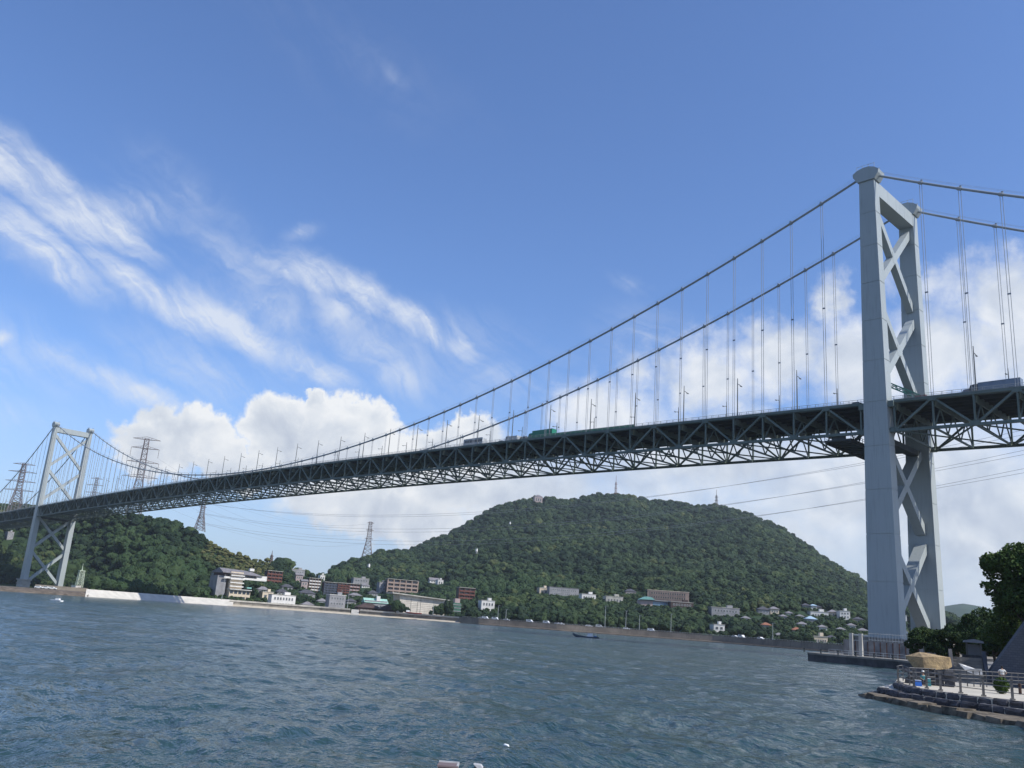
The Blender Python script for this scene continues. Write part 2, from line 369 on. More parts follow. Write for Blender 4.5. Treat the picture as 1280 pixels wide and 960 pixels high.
ridge_tab = [(-500, 690, 1250), (-250, 648, 1250), (-120, 634, 1220), (0, 632, 1180), (60, 634, 1140), (110, 636, 1060), (165, 643, 970), (200, 650, 930), (240, 662, 890), (280, 682, 870), (300, 690, 880), (320, 697, 900), (340, 699, 920),
             (352, 699, 930), (365, 704, 930), (380, 713, 940), (396, 721, 960), (404, 722, 1050), (415, 713, 1120), (430, 705, 1200), (450, 699, 1250), (470, 694, 1320), (490, 690, 1400), (510, 688, 1450), (520, 685, 1500), (540, 677, 1550), (560, 669, 1590), (580, 659, 1620), (600, 646, 1650),
             (620, 636, 1680), (640, 630, 1700), (668, 623, 1720), (690, 625, 1730), (710, 628, 1730), (722, 626, 1740), (735, 621, 1740), (755, 619, 1750), (775, 619, 1750), (800, 624, 1740), (820, 626, 1730), (850, 629, 1720), (880, 633, 1710),
             (900, 631, 1700), (930, 640, 1680), (960, 652, 1660), (1000, 677, 1620), (1030, 699, 1590), (1060, 717, 1550), (1085, 732, 1520), (1120, 750, 1450), (1160, 763, 1350), (1183, 770, 1250), (1200, 776, 1150), (1215, 787, 1000), (1240, 797, 900), (1290, 803, 800), (1500, 812, 800)]
RA = []; RD = []; RH = []
for px, py, d in ridge_tab:
    a, e = az_el(px, py); RA.append(math.degrees(a)); RD.append(float(d)); RH.append(max(CAM.z+d*math.tan(e)-5.5*min(1, d/900), 6.0))
RA = np.array(RA); RD = np.array(RD); RH = np.array(RH)
def vnoise(x, y, seed, octs=4):
    """smooth value noise from summed sines, vectorised"""
    r = np.random.default_rng(seed); s = 0; amp = 1
    for o in range(octs):
        for k in range(5):
            th = r.uniform(0, 6.28); f = 2.0**o*r.uniform(.7, 1.3); s = s+amp*np.sin((x*math.cos(th)+y*math.sin(th))*f+r.uniform(0, 6.28)+1.3*np.sin(x*f*.6*math.sin(th*2)+y*f*.5))
        amp *= .5
    return s/5.0
LANDZ = 4.2
def land(x, y):
    x = np.asarray(x, float); y = np.asarray(y, float)
    dx = x-CAM.x; dy = y-CAM.y; az = np.degrees(np.arctan2(dx, dy)); d = np.hypot(dx, dy)
    ds = np.interp(az, FT_AZ, FT_D); sh = np.interp(az, SH_AZ, SH_D); dr = np.interp(az, RA, RD); hr = np.interp(az, RA, RH)
    s = (d-ds)/(dr-ds)
    q = np.where(az < -59.5, 1.25, 1.22)
    up = LANDZ+(hr-LANDZ)*np.clip(s, 0, 1)**q
    rel = vnoise(x/95, y/95, 3)*np.sin(np.pi*np.clip(s, 0, 1))*hr*.045+vnoise(x/210, y/210, 5, 2)*np.sin(np.pi*np.clip(s, 0, 1))*hr*.075
    back = hr*np.clip(1-(s-1)*.75, -1, 1)
    h = np.where(s > 1, back, up+rel*(np.clip(s*4, 0, 1)))
    h = np.where(s < 0, LANDZ, h)
    h = np.where((s < .0) & (az < FT_AZ[3]), 3.0, h)
    return np.where(d < sh+24, -4, h)
def hit_land(px, py, lo=None, lift=0):
    """first point of the ground seen at a picture position"""
    d = ray(px, py); h = math.hypot(d.x, d.y); D = np.arange(440, 2600, 2.0); P = np.array([CAM.x+d.x/h*D, CAM.y+d.y/h*D]); Z = CAM.z+d.z/h*D
    L = land(P[0], P[1])+lift; k = np.argmax(L >= Z)
    if not (L >= Z).any(): return None
    return Vector((P[0][k], P[1][k], Z[k]-lift))

GROUND = leafmat('wooded hillside soil', [(0, (.018, .035, .015)), (.6, (.03, .055, .02)), (1, (.06, .085, .03))], .02, 0)
def build_land():
    azs = np.concatenate([np.arange(-110, -78, 2.0), np.arange(-78, -10, .18), np.arange(-10, 6, 2)]); ds = np.concatenate([np.arange(440, 2300, 9.0), np.arange(2300, 3300, 60)])
    A, Dd = np.meshgrid(np.radians(azs), ds); X = CAM.x+Dd*np.sin(A); Y = CAM.y+Dd*np.cos(A); Z = land(X, Y)
    n, m = X.shape; vs = np.stack([X, Y, Z], -1).reshape(-1, 3)
    i = np.arange(n-1)[:, None]*m+np.arange(m-1)[None, :]
    f = np.stack([i, i+m, i+m+1, i+1], -1).reshape(-1, 4)
    keep = (vs[f][:, :, 2].max(1) > SEA-1)
    me = bpy.data.meshes.new('hills'); me.from_pydata(vs.tolist(), [], f[keep][:, ::-1].tolist()); me.materials.append(GROUND)
    me.polygons.foreach_set('use_smooth', [True]*len(me.polygons))
    tag(link('hills', me), kind='structure')
build_land()

def far_ridge():
    """blue hills a long way behind the near tower"""
    pts = [(1080, 790), (1130, 770), (1165, 762), (1183, 757), (1203, 754), (1222, 757), (1245, 763), (1280, 768), (1330, 775), (1420, 790), (1560, 800), (1800, 805)]
    b = []; D = 4300
    N = 120; az = np.linspace(D_AZ(1080, 790), D_AZ(1800, 805), N); pa = [D_AZ(*p) for p in pts]; ph = [max(2, CAM.z+D*math.tan(az_el(*p)[1])) for p in pts]
    vs = []; fs = []; rows = [(3500, 0), (3700, .35), (3900, .62), (4100, .86), (4300, 1), (4500, .8), (4900, 0)]
    for j, (d, k) in enumerate(rows):
        for a in az:
            x = CAM.x+d*math.sin(R(a)); y = CAM.y+d*math.cos(R(a)); h = np.interp(a, pa, ph)
            vs.append((x, y, max(0, h*k+float(vnoise(x/220, y/220, 9))*8*(1 if 0 < k < 1 else .25))))
    for j in range(len(rows)-1):
        for i in range(N-1): fs.append((j*N+i, j*N+i+1, (j+1)*N+i+1, (j+1)*N+i))
    me = bpy.data.meshes.new('distant_hills'); me.from_pydata(vs, [], fs); me.materials.append(GROUND); me.polygons.foreach_set('use_smooth', [True]*len(fs))
    tag(link('distant_hills', me), kind='structure')
far_ridge()

# ------------------------------------------------------------------ suspension bridge
WT, WD, HT, ZB = 14.4575, 14.641, 138.26, 7.42
SPAN, GAP, PAN, NP, NS = 712.0, 4.6615, 10.1804, 69, 17
def zt(X):
    if X > 0: return 70.3-.0203*X
    if X < -SPAN: return 69.3+.0203*(X+SPAN)
    return 69.8+4.2*(1-((X+356)/356)**2)+.5*(X+356)/356
TH = 8.3
CT = HT+3.0
def cab(X):
    if -SPAN <= X <= 0: return 75.15+(CT-75.15)*((X+356)/356)**2
    u = (X if X > 0 else -SPAN-X)/178.
    return CT*(1-u)+72*u-6.8*4*u*(1-u)
bridge = thing('suspension_bridge', 'long grey steel suspension bridge with two braced towers and a deep truss deck', 'bridge', (0, 0, 0))

def unit_member(name, w, h, m):
    b = MB(); b.box(0, 0, .5, w, h, 1); return b.mesh(name, m)
def member(name, me, p, q, parent, up=(0, 1, 0)):
    p, q = Vector(p), Vector(q); d = q-p; L = d.length; d.normalize(); u = Vector(up)
    if abs(d.dot(u)) > .98: u = Vector((1, 0, 0))
    x = u.cross(d).normalized(); y = d.cross(x)
    o = link(name, me, parent); mt = Matrix((x, y, d)).transposed().to_4x4() @ Matrix.Diagonal((1, 1, L, 1)); mt.translation = p
    o.matrix_local = mt; return o

def leg_dims(z):
    t = (z-ZB)/(HT-ZB); return 8.34+(4.46-8.34)*t, 4.05+(3.30-4.05)*t, 14.0+(WT-14.0)*t      # depth along the bridge, width, half spacing
def build_tower(X0, zb, label):
    tw = thing('bridge_tower', None, None, (X0, 0, 0)); tw.parent = bridge; tag(tw, label)
    zs = [zb]+[z for z in np.linspace(8.0, HT, 12)[1:]]
    zs = [zb, 21.5, 34, 46, 58, 70.5, 82.5, 94.5, 106, 117.5, 128, HT]
    for s in (-1, 1):
        for z0, z1 in zip(zs[:-1], zs[1:]):
            b = MB(); vs = []
            prof = [(z0, .0), (z1-.22, 0), (z1-.20, .09), (z1, .09)]          # a shallow recessed joint at the top of each section
            for z, ins in prof:
                a, w, h = leg_dims(z)
                for i, j in ((-1, -1), (1, -1), (1, 1), (-1, 1)): vs.append((i*(a/2-ins), s*h+j*(w/2-ins), z))
            fs = [(3, 2, 1, 0)]+[(12, 13, 14, 15)]
            for k in range(3):
                for i in range(4): fs.append((k*4+i, k*4+(i+1) % 4, k*4+4+(i+1) % 4, k*4+4+i))
            b.add(vs, fs)
            # stiffener strip down the middle of the wide faces
            b.build('leg_segment', TOWER, parent=tw)
        # base plate
        a, w, h = leg_dims(zb)
        MB().box(0, s*h, zb-.35, a+1.6, w+1.6, .7).build('base_plate', TOWER, parent=tw)
        # saddle housing on the leg top: a flared, curved hood
        poly = [(-2.6, HT), (2.6, HT), (3.7, HT+1.7), (3.9, HT+2.7), (2.6, HT+3.7), (.9, HT+4.35), (-.9, HT+4.35), (-2.6, HT+3.9), (-3.9, HT+3.1), (-3.8, HT+1.9)]
        b = MB(); b.extrude([(x, 0, z) for x, z in poly], (0, s*WT-2.1, 0), (0, s*WT+2.1, 0)); b.build('saddle_housing', TOWER, parent=tw)
        for e in (-1, 1):
            b = MB()
            for x in (-2.6, -.9, .9, 2.6): b.tube([(x, s*WT+e*1.9, HT+3.2), (x, s*WT+e*1.9, HT+5.2)], .06, 5)
            b.tube([(-2.6, s*WT+e*1.9, HT+5.1), (2.6, s*WT+e*1.9, HT+5.1)], .05, 5); b.build('top_railing', GALV, parent=tw)
    a, w, h = leg_dims(HT-2); hb = 4.29
    b = MB(); b.box(0, 0, HT-hb/2-.02, a-.12, 2*(h-w/2)+.1, hb); b.build('portal_beam', TOWER, parent=tw)
    for y in (-6.3, -.2, 6): MB().box(0, y, HT-hb/2, a-.06, .12, hb+.06).build('beam_joint', TOWER, parent=tw)
    if X0 == 0: Xs = [(132.9, 104.6), (103.2, 75.6), (62.2, 36.2), (34.8, 8.6)]
    else: Xs = [(132.6, 103.6), (102.2, 74.5), (61.5, 34.6), (33.2, 6.0)]
    for zt_, zl in Xs:
        for sg in (-1, 1):
            a1, w1, h1 = leg_dims(zt_); a0, w0, h0 = leg_dims(zl)
            y1 = h1-w1/2+.25; y0 = h0-w0/2+.25; dep = (a1+a0)/2*.40-(0 if sg > 0 else .03)
            p = Vector((0, sg*y1, zt_-1.3)); q = Vector((0, -sg*y0, zl+1.3))
            b = MB(); b.beam(p, q, 2.15, dep, (1, 0, 0)) ; b.build('cross_brace', TOWER, parent=tw)
        # gusset at the crossing
        zc = (zt_+zl)/2; dep = (leg_dims(zc)[0])*.40+.08
        b = MB(); b.box(0, 0, zc, dep, 3.0, 3.4); b.build('brace_gusset', TOWER, parent=tw)
    a, w, h = leg_dims(66)
    if True:
        b = MB(); b.box(0, 0, 60.4, a*.42, 2*(h-w/2)+.1, 1.6); b.build('deck_cross_beam', DKSTEEL, parent=tw)
    for s in (-1, 1):
        for e in (-1, 1):
            b = MB(); b.box(e*(a/2+.75), s*WD, zt(X0)-.9, 1.6, 2.2, 1.7); b.build('truss_bracket', STEEL, parent=tw)
            b = MB(); b.box(e*(a/2+.7), s*WD, zt(X0)-TH, 1.5, 1.4, 1.1); b.build('truss_bracket', STEEL, parent=tw)
build_tower(0.0, ZB, 'near portal tower beside the quay')
build_tower(-SPAN, 3.2, 'far portal tower, brightly lit, at the foot of the wooded hill')

nodes = [-GAP-k*PAN for k in range(NP+1)]
nodeS = [GAP+k*PAN for k in range(NS+1)]; nodeF = [-SPAN-GAP-k*PAN for k in range(NS+1)]
def spans(): return ((nodes, 0), (nodeS, 0), (nodeF, 0))
M_ch = unit_member('chord', .78, .80, STEEL); M_di = unit_member('diagonal', .55, .5, STEEL); M_ve = unit_member('vertical', .46, .5, STEEL); M_lb = unit_member('lateral_brace', .38, .34, STEEL)
M_st = unit_member('bottom_strut', .42, .5, STEEL)
deck_tr = thing('stiffening_truss', None, None, (0, 0, 0)); deck_tr.parent = bridge
bm_ = MB()
for y in (-9.76, 0, 9.76): pass
# cross frame, shared: floor beam, raking W members
cf = MB(); cf.box(0, 0, -1.15, .5, 27.4, 1.9)
for a, b in (((-14.4, -TH), (-9.6, -2)), ((-9.6, -2), (-4.8, -TH)), ((-4.8, -TH), (0, -2)), ((0, -2), (4.8, -TH)), ((4.8, -TH), (9.6, -2)), ((9.6, -2), (14.4, -TH))):
    cf.beam((0, a[0], a[1]), (0, b[0], b[1]), .3, .3, (1, 0, 0))
CFM = cf.mesh('cross_frame', STEEL)
gu = MB(); gu.box(0, 0, 0, 2.3, .9, 1.25); GUM = gu.mesh('gusset_plate', STEEL)
for ns, _ in spans():
    for k in range(len(ns)):
        X = ns[k]; z = zt(X)
        link('cross_frame', CFM, deck_tr, (X, 0, z))
        member('bottom_strut', M_st, (X, -WD, z-TH), (X, WD, z-TH), deck_tr, (0, 0, 1))
        for s in (-1, 1):
            member('vertical', M_ve, (X, s*WD, z-TH), (X, s*WD, z), deck_tr)
            link('gusset_plate', GUM, deck_tr, (X, s*WD, z-(.35 if k % 2 else TH-.35)))
            if k:
                X0 = ns[k-1]; z0 = zt(X0)
                member('top_chord', M_ch, (X0, s*WD, z0), (X, s*WD, z), deck_tr); member('bottom_chord', M_ch, (X0, s*WD, z0-TH), (X, s*WD, z-TH), deck_tr)
                if k % 2: member('diagonal', M_di, (X0, s*WD, z0-TH), (X, s*WD, z), deck_tr)
                else: member('diagonal', M_di, (X0, s*WD, z0), (X, s*WD, z-TH), deck_tr)
                # bottom laterals: a K in every panel
                member('lateral_brace', M_lb, (X0 if k % 2 else X, s*WD, (z0 if k % 2 else z)-TH+.05), (X if k % 2 else X0, 0, (z if k % 2 else z0)-TH+.05), deck_tr, (0, 0, 1))
# the pieces of one kind beyond the limit of single objects are thinned below
def sweep_strip(Xs, prof, yoff=0, closed=True):
    """profile (y, dz) swept along the deck line"""
    b = MB(); n = len(prof); vs = []; fs = []
    for X in Xs:
        z = zt(X)
        for y, dz in prof: vs.append((X, y+yoff, z+dz))
    for i in range(len(Xs)-1):
        for k in range(n): fs.append((i*n+k, i*n+(k+1) % n, (i+1)*n+(k+1) % n, (i+1)*n+k))
    fs.append(tuple(range(n))); fs.append(tuple((len(Xs)-1)*n+k for k in range(n))); b.add(vs, fs); return b
allX = sorted(nodeF+[-SPAN]+nodes+[0.0]+nodeS)
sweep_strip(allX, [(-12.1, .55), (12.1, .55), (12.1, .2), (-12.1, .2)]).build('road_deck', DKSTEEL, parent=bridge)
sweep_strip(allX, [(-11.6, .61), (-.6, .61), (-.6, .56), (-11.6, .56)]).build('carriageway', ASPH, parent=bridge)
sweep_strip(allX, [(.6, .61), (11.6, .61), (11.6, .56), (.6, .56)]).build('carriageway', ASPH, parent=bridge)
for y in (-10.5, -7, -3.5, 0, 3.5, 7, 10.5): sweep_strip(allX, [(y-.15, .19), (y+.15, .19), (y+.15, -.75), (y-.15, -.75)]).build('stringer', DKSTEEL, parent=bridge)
for s in (-1, 1):
    sweep_strip(allX, [(s*12.1-.22, .95), (s*12.1+.22, .95), (s*12.1+.22, .0), (s*12.1-.22, .0)]).build('kerb_beam', STEEL, parent=bridge)
    # side walkway between the road and the truss
    for ns, _ in spans(): sweep_strip(sorted(ns), [(s*13.5-.75, .42), (s*13.5+.75, .42), (s*13.5+.75, .34), (s*13.5-.75, .34)]).build('side_walkway', DKSTEEL, parent=bridge)
    b = MB()
    for dz, r in ((2.05, .06), (1.55, .045), (1.25, .045)):
        b.tube([(X, s*12.15, zt(X)+dz) for X in allX], r, 5)
    X = allX[0]
    while X < allX[-1]:
        b.box(X, s*12.15, zt(X)+1.45, .1, .1, 1.3); X += 2.545
    b.build('parapet_railing', GALV, parent=bridge)
    b = MB()
    for ns, _ in spans():
        ns2 = sorted(ns)
        for dz in (1.45, .95): b.tube([(X, s*14.35, zt(X)+dz) for X in ns2], .04, 4)
        X = ns2[0]
        while X < ns2[-1]: b.box(X, s*14.35, zt(X)+.9, .06, .06, 1.1); X += 2.545
    tag(b.build('walkway_railing', GALV, parent=bridge), kind='stuff')
sweep_strip(allX, [(-.35, 1.35), (.35, 1.35), (.35, .6), (-.35, .6)]).build('central_barrier', GALV, parent=bridge)
# service rails hung under the trusses and green sheeting on one stretch
gx = [x for x in sorted(nodes) if -138 < x < -84]
tag(sweep_strip(gx, [(-12.42, 1.9), (-12.36, 1.9), (-12.36, .5), (-12.42, .5)]).build('mesh_sheeting', mat('green sheeting', (.05, .22, .13), .7, .1, .6), parent=bridge), 'green sheeting on the near parapet')

# main cables, bands, hangers
BANDM = MB().tube([(-.55, 0, 0), (.55, 0, 0)], .52, 10)
BANDM.box(0, 0, .45, .5, .3, .9); BAND = BANDM.mesh('cable_band', CABLE)
HGM = MB()
for dx in (-.32, .32): HGM.tube([(dx, 0, 0), (dx, 0, 1)], .075, 5)
HANG = HGM.mesh('hanger', ROPE)
HCM = MB(); HCM.box(0, 0, 0, .9, .16, .4); HCL = HCM.mesh('hanger_clamp', ROPE)
for s in (-1, 1):
    Xs = sorted(set([-SPAN-178+i*5 for i in range(36)]+[-SPAN]+[-SPAN+i*8.9 for i in range(1, 80)]+[0.0]+[i*5.0 for i in range(1, 36)]))
    MB().tube([(X, s*WD, cab(X)) for X in Xs], .36, 12).build('main_cable', CABLE, parent=bridge, smooth=True)
    b = MB()
    for dy in (-.42, .42): b.tube([(X, s*WD+dy, cab(X)+1.25) for X in Xs], .025, 4)
    b.build('hand_rope', ROPE, parent=bridge)
    for ns, _ in spans():
        for k, X in enumerate(ns):
            if k == 0: continue
            zc = cab(X); z = zt(X)+.3
            slope = math.atan2(cab(X+.5)-cab(X-.5), 1)
            o = link('cable_band', BAND, bridge, (X, s*WD, zc)); o.rotation_euler.y = -slope
            if zc-z > .8:
                h = link('hanger', HANG, bridge, (X, s*WD, z)); h.scale.z = zc-z
                if zc-z > 12: link('hanger_clamp', HCL, bridge, (X, s*WD, z+(zc-z)*.47))
# inspection gantries slung under the deck at the near tower
def gantry(X, L, dz, thick, label):
    g = thing('inspection_gantry', label, 'gantry', (X, 0, zt(X)-TH-dz))
    b = MB(); b.box(0, 0, 0, L, 30, .3); b.build('platform', DKSTEEL, parent=g)
    b = MB()
    for y in np.arange(-15, 15.1, 2.5):
        for sx in (-1, 1): b.box(sx*(L/2-.1), y, .75, .12, .12, 1.4)
        b.beam((-L/2, y, -.2), (L/2, y, -.2), .2, .3)
    for sx in (-1, 1):
        for zz in (.8, 1.4): b.tube([(sx*(L/2-.1), -15, zz), (sx*(L/2-.1), 15, zz)], .06, 5)
        b.beam((sx*(L/2-.4), -15, -.5), (sx*(L/2-.4), 15, -.5), .35, .9)
    b.build('frame', DKSTEEL, parent=g)
    for y in (-14.2, 14.2): b = MB(); b.box(0, y, dz/2, L*.5, .5, dz+.2); b.build('hanger_arm', DKSTEEL, parent=g)
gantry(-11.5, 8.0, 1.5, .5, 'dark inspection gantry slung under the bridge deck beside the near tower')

# lamp posts along the deck
LAMPG = mat('lamp post grey', (.13, .14, .145), .5, .05, .5)
def lamp_proto(side):
    g = thing('street_lamp', 'x', 'street lamp')
    b = MB(); b.tube([(0, 0, 0), (0, 0, 10.5), (0, 0, 12.8)], [.20, .15, .10], 7); b.build('pole', LAMPG, parent=g)
    d = -side
    b = MB(); b.tube([(0, 0, 10.8), (0, d*.6, 11.0), (0, d*1.7, 10.75)], .10, 6); b.build('arm', LAMPG, parent=g)
    b = MB(); b.box(0, d*2.15, 10.66, .38, 1.0, .26, taper=.7); b.build('lamp_head', LAMPG, parent=g)
    register(g); return g
for s, lab in ((-1, 'thin grey street lamp on the near edge of the bridge deck'), (1, 'thin grey street lamp on the far edge of the bridge deck')):
    pr = lamp_proto(s); first = True
    for ns, _ in spans():
        for k in range(2, len(ns), 2):
            X = ns[k]; X += 0 if s < 0 else PAN*.1
            o = pr if first else copy_tree(pr); first = False
            o.location = (X, s*12.4, zt(X)+.6); o['label'] = lab; o['group'] = 'street lamps along the bridge deck, %s side' % ('near' if s < 0 else 'far')

# ------------------------------------------------------------------ vehicles
GRN = mat('green truck body', (.02, .20, .13), .4, .04, .4); DKG = mat('dark vehicle paint', (.03, .035, .045), .35, .05, .5); TYRE = mat('tyre rubber', (.02, .02, .02), .9, .05, 1)
SILV = mat('silver paint', (.45, .47, .48), .35, .05, .5); WPAINT = mat('white vehicle paint', (.75, .76, .76), .35, .03, .5); BLUET = mat('blue grey truck body', (.20, .25, .32), .5, .06, .3)
TEALP = mat('dark blue van paint', (.03, .06, .14), .35, .05, .5)
def wheels(g, xs, half, r):
    w = MB(); w.tube([(0, -.14, 0), (0, .14, 0)], r, 14); me = w.mesh('wheel', TYRE)
    for x in xs:
        for s in (-1, 1): link('wheel', me, g, (x, s*half, r))
def truck(label, loc, rz, L, H, body, cabm, cat='truck', stripes=0, group=None):
    g = thing('box_truck', label, cat, loc, rz, group)
    b = MB(); b.box(-.9, 0, .85, L-1.0, 1.0, .3); b.build('chassis', DKSTEEL, parent=g)
    b = MB(); b.box(-1.1, 0, 1.05+(H-1.05)/2, L-2.4, 2.46, H-1.05)
    n = int((L-2.4)/1.1)
    for i in range(n+1):
        x = -1.1-(L-2.4)/2+.06+i*(L-2.52)/n
        b.box(x, 0, 1.05+(H-1.05)/2, .1, 2.54, H-1.1)
    b.box(-1.1, 0, H-.05, L-2.35, 2.56, .14); b.build('cargo_box', body, parent=g)
    b = MB(); x0 = L/2-2.2
    b.extrude([(x0, 0, .6), (x0+2.1, 0, .6), (x0+2.15, 0, 1.5), (x0+1.75, 0, 2.75), (x0+.9, 0, 2.95), (x0, 0, 2.95)], (0, -1.2, 0), (0, 1.2, 0)); c = b.build('cab', cabm, parent=g)
    b = MB(); b.extrude([(x0+2.16, 0, 1.6), (x0+1.82, 0, 2.6), (x0+1.75, 0, 2.55), (x0+2.08, 0, 1.6)], (0, -1.05, 0), (0, 1.05, 0))
    for s in (-1, 1): b.box(x0+1.1, s*1.21, 2.05, 1.0, .04, .75)
    b.build('window', GLASS, parent=g)
    wheels(g, [x0+1.2, -L/2+1.4, -L/2+2.6]+([0] if L > 10 else []), 1.05, .5); return g
def car(label, loc, rz, m, kind='car', group=None, s=1.0):
    g = thing('parked_car' if group else 'car', label, kind, loc, rz, group)
    b = MB(); prof = [(-2.1, .35), (2.1, .35), (2.18, .65), (1.95, .88), (1.0, .98), (.35, 1.42), (-1.15, 1.46), (-1.9, 1.02), (-2.16, .95)]
    if kind == 'van': prof = [(-2.2, .35), (2.1, .35), (2.2, .7), (1.75, 1.05), (1.2, 1.75), (.9, 1.88), (-2.05, 1.9), (-2.2, 1.7)]
    b.extrude([(x*s, 0, z*s) for x, z in prof], (0, -.86, 0), (0, .86, 0)); b.build('body', m, parent=g)
    b = MB()
    for q in (-1, 1): b.box(-.35*s, q*.865, (1.2 if kind == 'car' else 1.45)*s, 1.9*s, .03, .34*s)
    b.build('window', GLASS, parent=g)
    wheels(g, [-1.35*s, 1.35*s], .78, .32*s); return g
def deckx(px, py=550, Y=-8.):
    d = ray(px, py); t = (Y-CAM.y)/d.y; return CAM.x+d.x*t
def on_deck(X, Y): return (X, Y, zt(X)+.61)
X = deckx(681, 545); truck('long dark green box truck crossing the bridge deck', on_deck(X, -9.6), math.pi, 13, 3.7, GRN, GRN)
X = deckx(597, 555)
def bus(label, loc, rz):
    g = thing('bus', label, 'bus', loc, rz)
    b = MB(); b.extrude([(-5.9, 0, .4), (5.8, 0, .4), (6, 0, 1.2), (5.85, 0, 3.5), (5.6, 0, 3.65), (-5.8, 0, 3.65), (-6, 0, 3.4)], (0, -1.23, 0), (0, 1.23, 0)); b.build('body', SILV, parent=g)
    for s in (-1, 1):
        for i in range(7):
            w = MB(); w.box(-4.9+i*1.55, s*1.24, 2.45, 1.4, .05, 1.15); w.build('window', GLASS, parent=g)
    w = MB(); w.box(5.93, 0, 2.3, .06, 2.1, 1.5); w.build('windscreen', GLASS, parent=g)
    wheels(g, [3.8, -3.6], 1.06, .5)
bus('silver bus with a dark window band crossing the middle of the bridge', on_deck(X, -9.6), math.pi)
car('small dark car on the bridge close behind the bus', on_deck(deckx(630, 551), -9.6), math.pi, DKG)
truck('small pale flatbed truck on the bridge in front of the green truck', on_deck(deckx(645, 549), -9.6), math.pi, 7, 2.6, SILV, SILV)
car('dark van between the green truck and the bus on the bridge', on_deck(deckx(658, 547), -9.4), math.pi, DKG, 'van')
Xr = deckx(1247, 487); truck('long blue grey trailer truck on the bridge right of the near tower', on_deck(Xr, -9.4), math.pi, 12.5, 3.2, BLUET, DKG)
car('dark blue van ahead of the grey trailer truck right of the near tower', on_deck(deckx(1214, 492), -9.2), math.pi, TEALP, 'van')
car('dark car on the deck just left of the near tower', on_deck(deckx(1072, 500), -9.4), math.pi, DKG)
# crane lorry seen through the near tower
g = thing('crane_truck', 'crane truck with green lattice boom seen through the near tower portal', 'crane truck', on_deck(4, 3.0), math.pi)
b = MB(); b.box(0, 0, 1.3, 8, 2.4, .9); b.box(2.9, 0, 2.1, 1.9, 2.3, 1.3); b.build('carrier', mat('maroon crane paint', (.16, .04, .04), .5, .06, .5), parent=g)
b = MB(); b.box(-1.5, 0, 3.3, 3.0, 2.2, 3.2); b.build('crane_cab', mat('maroon crane paint', (.16, .04, .04)), parent=g)
b = MB()
P0, P1 = Vector((-1, 0, 4.6)), Vector((9.5, 0, 10.6)); dv = (P1-P0).normalized(); nv = Vector((-dv.z, 0, dv.x))
for s in (-1, 1):
    for q in (-.55, .55): b.beam(P0+Vector((0, s*.6, 0))+nv*q, P1+Vector((0, s*.5, 0))+nv*q, .30, .30)
for i in range(10):
    a = P0+dv*(i*1.15); c = P0+dv*((i+1)*1.15)
    for s in (-1, 1): b.beam(a+Vector((0, s*.55, 0))+nv*(.55 if i % 2 else -.55), c+Vector((0, s*.55, 0))+nv*(-.55 if i % 2 else .55), .22, .22)
b.build('lattice_boom', mat('pale green crane paint', (.12, .34, .24), .5, .06, .5), parent=g)
wheels(g, [-3, -1.8, 2.2, 3.3], 1.05, .5)
# camera mast on the deck
g = thing('signal_mast', 'short dark mast with a box on top above the grey trailer truck', 'mast', on_deck(deckx(1254, 480, 3), 3))
MB().tube([(0, 0, 0), (0, 0, 5.2)], .12, 6).build('pole', DKSTEEL, parent=g); MB().box(0, 0, 4.9, .7, .7, 1.6).build('signal_box', DKSTEEL, parent=g); MB().box(0, 0, 3.3, 1.6, .3, .3).build('crossarm', DKSTEEL, parent=g)

# ------------------------------------------------------------------ buildings on the far shore
SIGHT = []
CLEAR = []                     # circles kept free of forest: x, y, radius
WINM = {}
def window_mesh(w, h, gm, fm):
    k = (round(w, 2), round(h, 2), gm.name, fm.name)
    if k not in WINM:
        b = MB(); b.box(0, -.02, 0, w, .10, h); b.cur = 1
        t = max(.1, .06*w)
        for sx in (-1, 1): b.box(sx*(w/2), -.06, 0, t, .16, h+t)
        for sz in (-1, 1): b.box(0, -.065, sz*h/2, w+t, .17, t)
        b.box(0, -.07, 0, t*.7, .08, h)
        WINM[k] = b.mesh('window', gm, fm)
    return WINM[k]
def frame_of(px0, px1, pyt, pyb, D=None, pos=None):
    pc = (px0+px1)/2
    if pos is None:
        pos = at_dist(pc, pyb, D) if D else hit_land(pc, pyb)
        if pos is None: pos = at_dist(pc, pyb, 1000)
    D = math.hypot(pos.x-CAM.x, pos.y-CAM.y); a = at_dist(px0, pyb, D); b = at_dist(px1, pyb, D); t = at_dist(pc, pyt, D)
    return pos, D, (b-a).length, t.z-pos.z
def place_building(name, label, cat, px0, px1, pyt, pyb, D=None, yaw=0, group=None, clear=True, sink=0):
    pos, D, w, h = frame_of(px0, px1, pyt, pyb, D)
    az = math.atan2(pos.x-CAM.x, pos.y-CAM.y)
    g = thing(name, label, cat, (pos.x, pos.y, pos.z-sink), -az+R(yaw+14), group)
    SIGHT.append((az_el(px0-1, pyb)[0], az_el(px1+1, pyb)[0], D, az_el((px0+px1)/2, pyb-(pyb-pyt)*.12)[1]))
    if clear:
        ux, uy = math.sin(az), math.cos(az); n = max(1, int(w/9))
        for i in range(n+1):
            f = (i/n-.5)*w
            for dd in (-22, -11, 0, 11): CLEAR.append((pos.x+uy*f+ux*dd, pos.y-ux*f+uy*dd, 8.0))
    return g, w, h+sink, D
